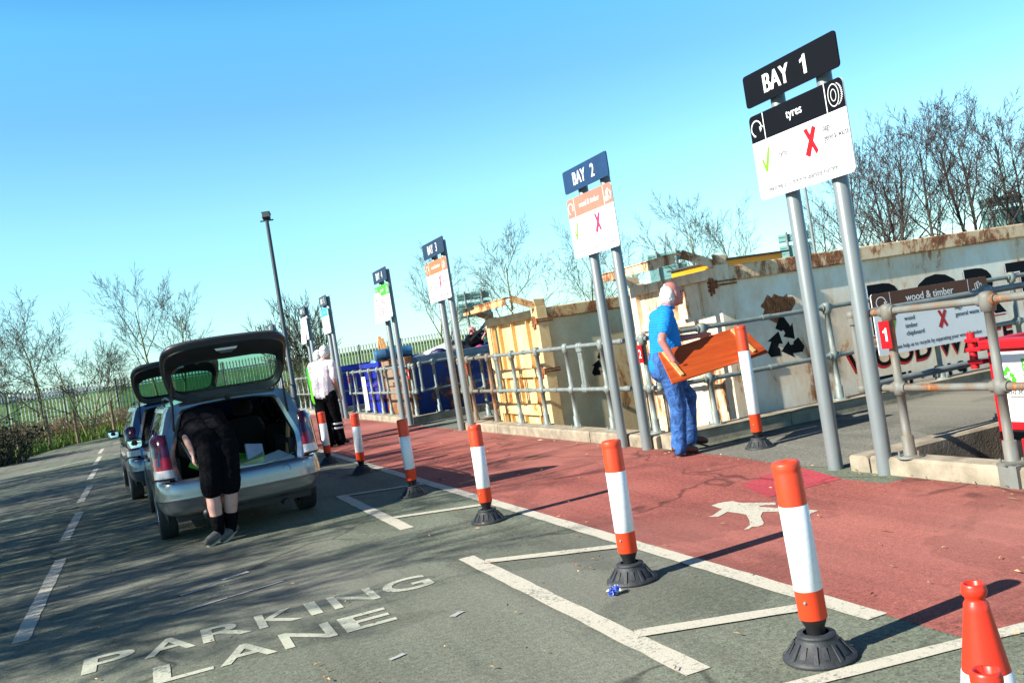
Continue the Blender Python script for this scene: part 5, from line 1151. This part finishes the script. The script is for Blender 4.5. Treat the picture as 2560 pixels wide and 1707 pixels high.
# ------------------------------------------------------------------ people
from mathutils import noise as _nz
def blob(name, mb, mat, parent=None, voxel=.009, smooth=4, fac=.5, wr=0, ws=9.0):
    o = mb.build('tmp', mat); md = o.modifiers.new('r', 'REMESH'); md.mode = 'VOXEL'; md.voxel_size = voxel; md.use_smooth_shade = True
    s = o.modifiers.new('s', 'SMOOTH'); s.factor = fac; s.iterations = smooth
    dg = bpy.context.evaluated_depsgraph_get(); me = bpy.data.meshes.new_from_object(o.evaluated_get(dg)); old = o.data; bpy.data.objects.remove(o); bpy.data.meshes.remove(old)
    me.materials.clear(); me.materials.append(mat); me.name = name
    if wr:
        me.update(); ns = [v.normal.copy() for v in me.vertices]
        for v, nn_ in zip(me.vertices, ns):
            p = v.co; q = V((p.x * ws, p.y * ws, p.z * ws * 1.5)); a = _nz.noise(q + V((3, 1, 7))); b_ = 1 - abs(_nz.noise(q * .7 + V((a, a, 0)))) * 2
            v.co = p + nn_ * wr * (b_ * .7 + a * .5)
        me.update()
    o = bpy.data.objects.new(name, me); col.objects.link(o)
    if parent is not None: o.parent = parent
    return o
def hand(mb, wr, d, n, side, curl=.6, s=1.0):
    """palm, four unequal bent fingers and a thumb off the side of the palm; d points to the fingers, n out of the palm"""
    d = V(d).normalized(); n = V(n).normalized(); n = (n - d * n.dot(d)).normalized(); x = d.cross(n).normalized() * side; wr = V(wr)
    M = lambda p: wr + x * p[0] * s + d * p[1] * s + n * p[2] * s
    for px in (-.026, 0, .026): mb.capsule(M((px * .6, .01, 0)), .017 * s, M((px * 1.05, .082, 0)), .0145 * s, 8)
    for px, L, r in ((-.032, .068, .0085), (-.011, .078, .009), (.011, .073, .0088), (.032, .056, .0078)):
        p = V((px, .085, 0)); a = 0; q = p
        for k, f in enumerate((.45, .32, .27)):
            a += curl * (.7 if k == 0 else .9); e = q + V((px * .12, L * f * math.cos(a), L * f * math.sin(a))); mb.capsule(M(q), r * s * (1 - .08 * k), M(e), r * s * (.92 - .08 * k), 8); q = e
    mb.capsule(M((-.022, .02, .006)), .014 * s, M((-.052, .050, .020)), .0115 * s, 8); mb.capsule(M((-.052, .050, .020)), .0105 * s, M((-.056, .082, .032)), .009 * s, 8)
def ell_(mb, c, r, S, F, U):
    M = Matrix(((S.x, F.x, U.x, 0), (S.y, F.y, U.y, 0), (S.z, F.z, U.z, 0), (0, 0, 0, 1))); mb.sphere(c, r, 18, 12, 0, M)
ell = lambda m_, c_, r_, *ax: ell_(m_, c_, tuple(q * 1.08 for q in r_), *ax)
def head(mb, c, f, u, k_=1.08):
    c, f, u = V(c), V(f).normalized(), V(u).normalized(); u = (u - f * u.dot(f)).normalized(); s = f.cross(u).normalized()
    W = lambda a, b_, d_: c + (s * a + f * b_ + u * d_) * k_
    ell = lambda m_, c_, r_, *ax: ell_(m_, c_, tuple(q * k_ for q in r_), *ax)
    ell(mb, W(0, -.012, .022), (.074, .094, .098), s, f, u); ell(mb, W(0, .022, -.045), (.060, .068, .072), s, f, u)
    mb.capsule(W(0, .078, .022), .012, W(0, .106, -.020), .0165, 8); mb.sphere(W(0, .074, -.094), .024, 10, 6)
    mb.capsule(W(-.036, .070, .034), .015, W(.036, .070, .034), .015, 8)
    for k in (-1, 1):
        mb.capsule(W(k * .040, .058, -.03), .024, W(k * .030, .060, -.07), .022, 8); ell(mb, W(k * .076, -.010, -.004), (.010, .021, .034), s, f, u); mb.sphere(W(k * .012, .098, -.024), .010, 8, 6)
    mb.capsule(W(-.018, .082, -.054), .009, W(.018, .082, -.054), .009, 8); mb.capsule(W(-.016, .079, -.069), .0095, W(.016, .079, -.069), .0095, 8)
    return W, s, f, u
def person(label, loc, J, look):
    t = thing('person', label, 'person', loc); O = V(loc); g = {k: (V(v) - O if not k.startswith('d_') else V(v)) for k, v in J.items()}
    b = MB(); W, s, f, u = head(b, g['head'], g['d_face'], g.get('d_up', V((0, 0, 1))))
    b.capsule(g['neck'], .064, g['head'] - u * .05 - f * .015, .058); b.capsule(g['neck'], .058, g['chest'], .05)
    b.capsule(g['chest'], .06, g['pelvis'], .06)
    for k, sd in (('L', 1), ('R', -1)):
        b.capsule(g['sh' + k], .050, g['el' + k], .041); b.capsule(g['el' + k], .041, g['wr' + k], .027); b.capsule(g['chest'], .045, g['sh' + k], .038)
        if not look.get('gloves'): hand(b, g['wr' + k], g['d_h' + k], g['d_p' + k], sd, look.get('curl' + k, .5))
        else: b.capsule(g['wr' + k], .026, g['wr' + k] + g['d_h' + k].normalized() * .03, .025)
        b.capsule(g['hip' + k], .065, g['kn' + k], .052); lk = look.get('legk', 1); b.capsule(g['kn' + k], .052 * lk, g['kn' + k].lerp(g['an' + k], .35), .056 * lk); b.capsule(g['kn' + k].lerp(g['an' + k], .35), .056 * lk, g['an' + k], .036 * lk)
        b.capsule(g['an' + k], .036, g['to' + k], .030)
    body = blob('body', b, look['skin'], t, .0085, 3)
    for k in (-1, 1): MB().sphere(W(k * .030, .0705, .010), .0125, 8, 6).build('eye', M_eye, t)
    if look.get('glove_k') is not None or look.get('gloves'):
        for k, sd in (('L', 1), ('R', -1)):
            if look.get('glove_only') and k not in look['glove_only']: 
                hb = MB(); hand(hb, g['wr' + k], g['d_h' + k], g['d_p' + k], sd, .5); blob('hand', hb, look['skin'], t, .007, 2); continue
            hb = MB(); hand(hb, g['wr' + k], g['d_h' + k], g['d_p' + k], sd, .6, 1.12); hb.capsule(g['wr' + k] - g['d_h' + k].normalized() * .05, .036, g['wr' + k], .033); blob('glove', hb, M_glove, t, .008, 2)
    h = MB(); look['hair'](h, W, s, f, u); blob('hair', h, look.get('hairmat', M_hairw), t, .008, 3, wr=.007, ws=45)
    # upper garment
    b = MB(); c, p, n = g['chest'], g['pelvis'], g['neck']; belly = look.get('belly', .15); wst = c.lerp(p, .62)
    ax = (g['shL'] - g['shR']).normalized()
    for k in (-1, 1):
        b.capsule(c + ax * .075 * k, .125 * look.get('girth', 1), wst + ax * .06 * k + look.get('bvec', V((0, 0, 0))), belly); b.capsule(wst + ax * .06 * k + look.get('bvec', V((0, 0, 0))), belly, c.lerp(p, 1.0) + ax * .055 * k, belly * .96)
    b.capsule(n + V((0, 0, -.01)), .070, c, .12)
    for k in 'LR':
        b.capsule(n - (n - c) * .25, .075, g['sh' + k], .074); sl_ = look['sleeve']; b.capsule(g['sh' + k], .074, g['sh' + k].lerp(g['el' + k], min(1, sl_)), .070 if sl_ < 1 else .056)
        if sl_ > 1: b.capsule(g['el' + k], .056, g['el' + k].lerp(g['wr' + k], sl_ - 1), .044)
    top = blob('upper_garment', b, look['top'], t, .010, 4, wr=.0045)
    if look.get('collar'):
        cb = MB(); cb.tube([n + u * .005 + (s * math.cos(a) * .068 + f * math.sin(a) * .075) + f * .012 - u * (.018 * math.sin(a)) for a in (2 * math.pi * k / 16 for k in range(17))], .017, 8, 0, False); cb.build('collar', look['top'], t)
    # trousers or shorts
    b = MB(); b.capsule(p + ax * .07 + V((0, 0, .06)), .125 * look.get('hipw', 1), p + ax * .075 - V((0, 0, .05)), .13 * look.get('hipw', 1)); b.capsule(p - ax * .07 + V((0, 0, .06)), .125 * look.get('hipw', 1), p - ax * .075 - V((0, 0, .05)), .13 * look.get('hipw', 1))
    for k in 'LR':
        h0, k0, a0 = g['hip' + k], g['kn' + k], g['an' + k]; th, kn_, cf, cu = look['leg']
        if look.get('shorts'): b.capsule(h0, th, h0.lerp(k0, .93), kn_)
        else:
            b.capsule(h0, th, k0, kn_); b.capsule(k0, kn_, k0.lerp(a0, .5), cf); b.capsule(k0.lerp(a0, .5), cf, a0 - V((0, 0, .015)), cu)
    blob('lower_garment', b, look['bottom'], t, .010, 4, wr=.006)
    for k in 'LR':
        sb = MB(); a0, t0 = g['an' + k], g['to' + k]; d = (t0 - a0); d = V((d.x, d.y, d.z)).normalized(); dn = look.get('shoe_down', {}).get(k, V((0, 0, -1)))
        heel = a0 - d * .045 + dn * .030; sb.capsule(heel, .040, a0 + dn * .01, .046); sb.capsule(a0 + dn * .01 + d * .03, .046, t0 - d * .02, .038); sb.capsule(heel + d * .02, .036, t0 + d * .01, .034)
        so2 = blob('shoe', sb, look['shoe'], t, .008, 3)
        if look.get('sole'):
            q = d.cross(dn).normalized(); pts_ = []
            for a in range(20):
                aa = 2 * math.pi * a / 20; pts_.append((heel + t0) / 2 + d * math.cos(aa) * ((t0 - heel).length / 2 + .046) + q * math.sin(aa) * (.043 if math.cos(aa) > -.2 else .037) + dn * .028)
            MB().loft([pts_, [x + dn * .017 for x in pts_]], True, True, 0, False).build('sole', look['sole'], so2)
        if look.get('socks'): kb_ = MB(); kb_.capsule(a0 + V((0, 0, -.01)), .050, a0.lerp(g['kn' + k], .34), .066); blob('sock', kb_, look['socks'], t, .009, 2)
    return t
bald = lambda h, W, s, f, u: (ell(h, W(0, -.056, .002), (.080, .062, .095), s, f, u), h.capsule(W(-.02, -.02, .116), .007, W(.015, -.07, .100), .014, 6))
full = lambda h, W, s, f, u: (ell(h, W(0, -.032, .040), (.085, .096, .092), s, f, u), ell(h, W(0, -.055, -.01), (.078, .066, .075), s, f, u))
short = lambda h, W, s, f, u: (ell(h, W(0, -.030, .034), (.078, .090, .088), s, f, u),)
X = V((1, 0, 0)); Y = V((0, 1, 0)); Z = UP
# man in blue carrying the board: walks towards +X, seen from his right
person('man in a striped blue polo shirt and jeans carrying a varnished board past BAY 1', (4.9, 7.95, 0),
  dict(head=(5.035, 7.93, 1.605), d_face=(.97, .05, .10), d_up=(.12, 0, 1), neck=(4.94, 7.95, 1.475), chest=(4.885, 7.96, 1.31), pelvis=(4.83, 7.97, .92),
       shR=(4.835, 7.775, 1.41), elR=(4.665, 7.66, 1.175), wrR=(4.725, 7.60, .965), d_hR=(.12, .02, -1), d_pR=(.35, .9, 0),
       shL=(4.93, 8.135, 1.40), elL=(5.06, 8.10, 1.15), wrL=(5.235, 7.90, 1.155), d_hL=(1, -.25, -.10), d_pL=(0, -.75, -.6),
       hipR=(4.82, 7.875, .88), knR=(4.855, 7.86, .50), anR=(4.80, 7.87, .105), toR=(4.965, 7.86, .045),
       hipL=(4.86, 8.06, .88), knL=(5.10, 8.03, .56), anL=(5.045, 8.04, .15), toL=(5.205, 8.03, .085)),
  dict(skin=M_skinr, hair=bald, top=M_polo, bottom=M_jeans, shoe=M_shoe, sole=M_blackshoe, sleeve=.62, leg=(.104, .084, .074, .076), belly=.142, bvec=V((.03, 0, 0)), collar=True, curlR=.85, curlL=.5))
t = thing('wooden_board', 'varnished orange pine board with two raw battens, carried by the man in blue', 'board', (5.15, 7.6, .97))
TL, TR, BR, BL = V((4.655, 7.74, 1.06)), V((5.665, 7.76, 1.185)), V((5.72, 7.46, .895)), V((4.575, 7.44, .77)); O = V((5.15, 7.6, .97))
uu = ((TR - TL) + (BR - BL)).normalized(); nn = uu.cross(((TL - BL) + (TR - BR)).normalized()).normalized()
c4 = [p - O for p in (BL, BR, TR, TL)]
b = MB(); b.add(c4 + [p + nn * -.018 for p in c4], [(0, 1, 2, 3), (7, 6, 5, 4), (1, 0, 4, 5), (2, 1, 5, 6), (3, 2, 6, 7), (0, 3, 7, 4)]); b.build('panel', M_pine, t)
for f0, f1 in ((.045, .125), (.875, .885)):
    p0, p1 = (TL - O).lerp(TR - O, f0), (BL - O).lerp(BR - O, f1); d_ = p1 - p0; p0, p1 = p0 + d_ * .04 + nn * .009, p0 + d_ * .88 + nn * .009
    b = MB(); b.bar(p0, p1, .034, .019, 0, nn); b.build('batten', M_batten, t)
# attendant in a pale shirt, seen from behind
person('attendant in a pale pink shirt and black trousers with one gloved hand, seen from behind', (3.05, 16.75, 0),
  dict(head=(3.20, 16.84, 1.685), d_face=(.55, .80, -.22), neck=(3.12, 16.80, 1.545), chest=(3.08, 16.78, 1.39), pelvis=(3.04, 16.74, .96),
       shR=(3.25, 16.66, 1.475), elR=(3.235, 16.60, 1.165), wrR=(3.30, 16.66, .92), d_hR=(.2, .1, -1), d_pR=(-.7, .6, 0),
       shL=(2.93, 16.93, 1.485), elL=(2.97, 17.06, 1.18), wrL=(3.10, 17.20, .98), d_hL=(.4, .3, -1), d_pL=(.7, -.6, 0),
       hipR=(3.14, 16.66, .92), knR=(3.19, 16.72, .50), anR=(3.20, 16.70, .10), toR=(3.34, 16.78, .045),
       hipL=(2.98, 16.80, .92), knL=(2.98, 16.74, .50), anL=(2.98, 16.66, .10), toL=(3.10, 16.78, .045)),
  dict(skin=M_skin, hair=full, top=M_shirt, bottom=M_dark, shoe=M_blackshoe, sleeve=.78, leg=(.115, .100, .092, .098), belly=.150, girth=1.05, gloves=True, glove_only='R', collar=True))
# reflective bands round his right calf
rb = MB()
for z in (.30, .38): rb.lathe([(.112, z), (.114, z + .004), (.113, z + .030), (.111, z + .034)], 20, (3.195, 16.71, 0))
tag(rb.build('reflective_band', M_refl), None)
rbo = [o for o in bpy.data.objects if o.name.startswith('reflective_band')][0]; par = [o for o in bpy.data.objects if o.get('label', '').startswith('attendant in a pale pink')][0]
rbo.parent = par; rbo.matrix_parent_inverse = Matrix.Translation(-par.location)
person('second attendant in green and hi vis yellow with white hair, half hidden behind the first', (3.12, 17.75, 0),
  dict(head=(3.26, 17.78, 1.64), d_face=(.8, .6, -.15), neck=(3.21, 17.76, 1.50), chest=(3.19, 17.75, 1.35), pelvis=(3.19, 17.75, .95),
       shR=(3.33, 17.62, 1.42), elR=(3.37, 17.55, 1.15), wrR=(3.45, 17.60, .93), d_hR=(.1, 0, -1), d_pR=(-.7, .6, 0),
       shL=(3.06, 17.90, 1.42), elL=(3.03, 17.86, 1.16), wrL=(3.09, 17.84, .95), d_hL=(.1, 0, -1), d_pL=(.7, -.6, 0),
       hipR=(3.26, 17.68, .92), knR=(3.27, 17.68, .5), anR=(3.27, 17.66, .1), toR=(3.41, 17.74, .045), hipL=(3.12, 17.82, .92), knL=(3.12, 17.82, .5), anL=(3.12, 17.80, .1), toL=(3.25, 17.9, .045)),
  dict(skin=M_skin, hair=full, top=M_greenc, bottom=M_dark, shoe=M_blackshoe, sleeve=1.85, leg=(.11, .095, .09, .095), belly=.14))
hv = MB(); par = [o for o in bpy.data.objects if o.get('label', '').startswith('second attendant')][0]
for k in (-1, 1): hv.capsule(V((.07 + .10 * k * .7, -.0 - .09 * k, 1.34)), .128, V((.07 + .06 * k * .7, -.06 * k, .86)), .165)
hv.capsule(V((-.03, .13, 1.43)), .085, V((.18, -.12, 1.43)), .085); blob('hi_vis_vest', hv, M_hiviz, par, .011, 4)
# person in black leaning into the boot
person('person in black top and shorts bending into the boot of the silver estate', (.55, 8.9, 0),
  dict(head=(.50, 9.66, 1.08), d_face=(.1, .85, -.55), d_up=(0, .55, .85), neck=(.46, 9.50, 1.15), chest=(.465, 9.32, 1.13), pelvis=(.575, 8.90, .885),
       shL=(.30, 9.38, 1.12), elL=(.335, 9.13, .985), wrL=(.36, 8.93, .84), d_hL=(.0, -.12, -1), d_pL=(1, .1, 0),
       shR=(.64, 9.42, 1.14), elR=(.74, 9.54, .92), wrR=(.72, 9.68, .74), d_hR=(0, .6, -.7), d_pR=(-.6, 0, -.6),
       hipL=(.495, 8.86, .86), knL=(.465, 8.80, .47), anL=(.475, 8.84, .105), toL=(.365, 8.775, .05),
       hipR=(.665, 8.87, .86), knR=(.630, 8.83, .47), anR=(.585, 8.90, .105), toR=(.49, 8.83, .05)),
  dict(skin=M_skinp, hair=short, hairmat=M_dark, top=M_dark2, bottom=M_dark, shoe=M_canvas, sole=M_sole, socks=M_dark, sleeve=.80, shorts=True, leg=(.100, .094, 0, 0), belly=.118, hipw=.88, legk=1.16))
# far man beyond the blue containers
person('bald man in a dark T shirt standing beyond the blue containers', (9.7, 27.0, 0),
  dict(head=(9.75, 27.0, 1.86), d_face=(.75, -.6, -.1), neck=(9.72, 27.02, 1.72), chest=(9.72, 27.02, 1.57), pelvis=(9.72, 27.02, 1.10),
       shR=(9.58, 26.92, 1.65), elR=(9.62, 26.78, 1.40), wrR=(9.80, 26.68, 1.30), d_hR=(1, 0, .2), d_pR=(0, .5, -.6),
       shL=(9.90, 27.10, 1.65), elL=(10.0, 26.95, 1.52), wrL=(10.12, 26.85, 1.72), d_hL=(.6, 0, 1), d_pL=(0, -1, 0),
       hipR=(9.64, 26.96, 1.05), knR=(9.64, 26.96, .55), anR=(9.64, 26.98, .1), toR=(9.72, 26.85, .045), hipL=(9.80, 27.08, 1.05), knL=(9.80, 27.08, .55), anL=(9.80, 27.08, .1), toL=(9.88, 26.96, .045)),
  dict(skin=M_skinr, hair=lambda h, W, s, f, u: ell(h, W(0, -.06, -.02), (.076, .05, .06), s, f, u), hairmat=M_skinr, top=M_dark2, bottom=M_jeans, shoe=M_blackshoe, sleeve=.8, leg=(.11, .095, .09, .09)))

# ------------------------------------------------------------------ litter and twigs
t = thing('crumpled_paper', 'crumpled blue and white paper at the foot of a bollard', 'litter', (2.135, 4.37, 0)); rr = random.Random(2)
for m_, z0 in ((M_white, .0), (plain('blue_print', (.05, .10, .55, 1), .5), .008)):
    b = MB()
    for k in range(14):
        c = V((rr.uniform(-.025, .03), rr.uniform(-.02, .02), rr.uniform(.006, .04))); u = V((rr.uniform(-1, 1), rr.uniform(-1, 1), rr.uniform(-1, 1))).normalized() * .02; v_ = V((rr.uniform(-1, 1), rr.uniform(-1, 1), rr.uniform(-1, 1))).normalized() * .02
        q = [c - u, c + v_, c + u, c - v_ + V((0, 0, .006))]; b.add([V((p.x, p.y, max(.002, p.z))) for p in q], [(0, 1, 2, 3)])
    b.build('crumpled_sheet', m_, t)
dm = MB(); rr = random.Random(33)
for k in range(520):
    if k < 360: x, y = rr.uniform(-2.5, 5), 2.2 + 12 * rr.random() ** 1.6
    else: x, y = 4.88 + rr.gauss(0, .06), rr.uniform(2.5, 18)
    if x > 4.99: x = 4.95
    a = rr.uniform(0, 3.14); L = rr.uniform(.006, .020) * (2.6 if rr.random() < .06 else 1); wd = rr.uniform(.002, .0055); d_ = V((math.cos(a), math.sin(a), 0)); q = V((-d_.y, d_.x, 0)); c = V((x, y, .017)); h = rr.uniform(.003, .008)
    dm.add([c - d_ * L - q * wd, c + d_ * L - q * wd * .4, c + d_ * L * .9 + q * wd, c - d_ * L + q * wd, c + UP * h], [(0, 1, 4), (1, 2, 4), (2, 3, 4), (3, 0, 4)], rr.choice((0, 0, 1, 2)))
tag(dm.build('scattered_debris', [M_stake, M_batten, M_rust]), 'bits of twig, straw and leaf scattered over the tarmac', 'debris', kind='stuff')
gt = MB()
for k in range(160):
    a = rr.uniform(0, 6.28); q = V((2.49 + .16 * math.cos(a) * rr.uniform(.7, 1.9), 11.87 + .14 * math.sin(a) * rr.uniform(.7, 1.5), 0)); e = q + V((rr.uniform(-.05, .14), rr.uniform(-.06, .06), rr.uniform(.01, .05))); n_ = V((.003, .003, 0)); gt.add([q - n_, q + n_, e], [(0, 1, 2)])
tag(gt.build('dry_grass_tuft', M_dry), 'wisps of dry grass caught round the foot of a shaded bollard', 'grass', kind='stuff')
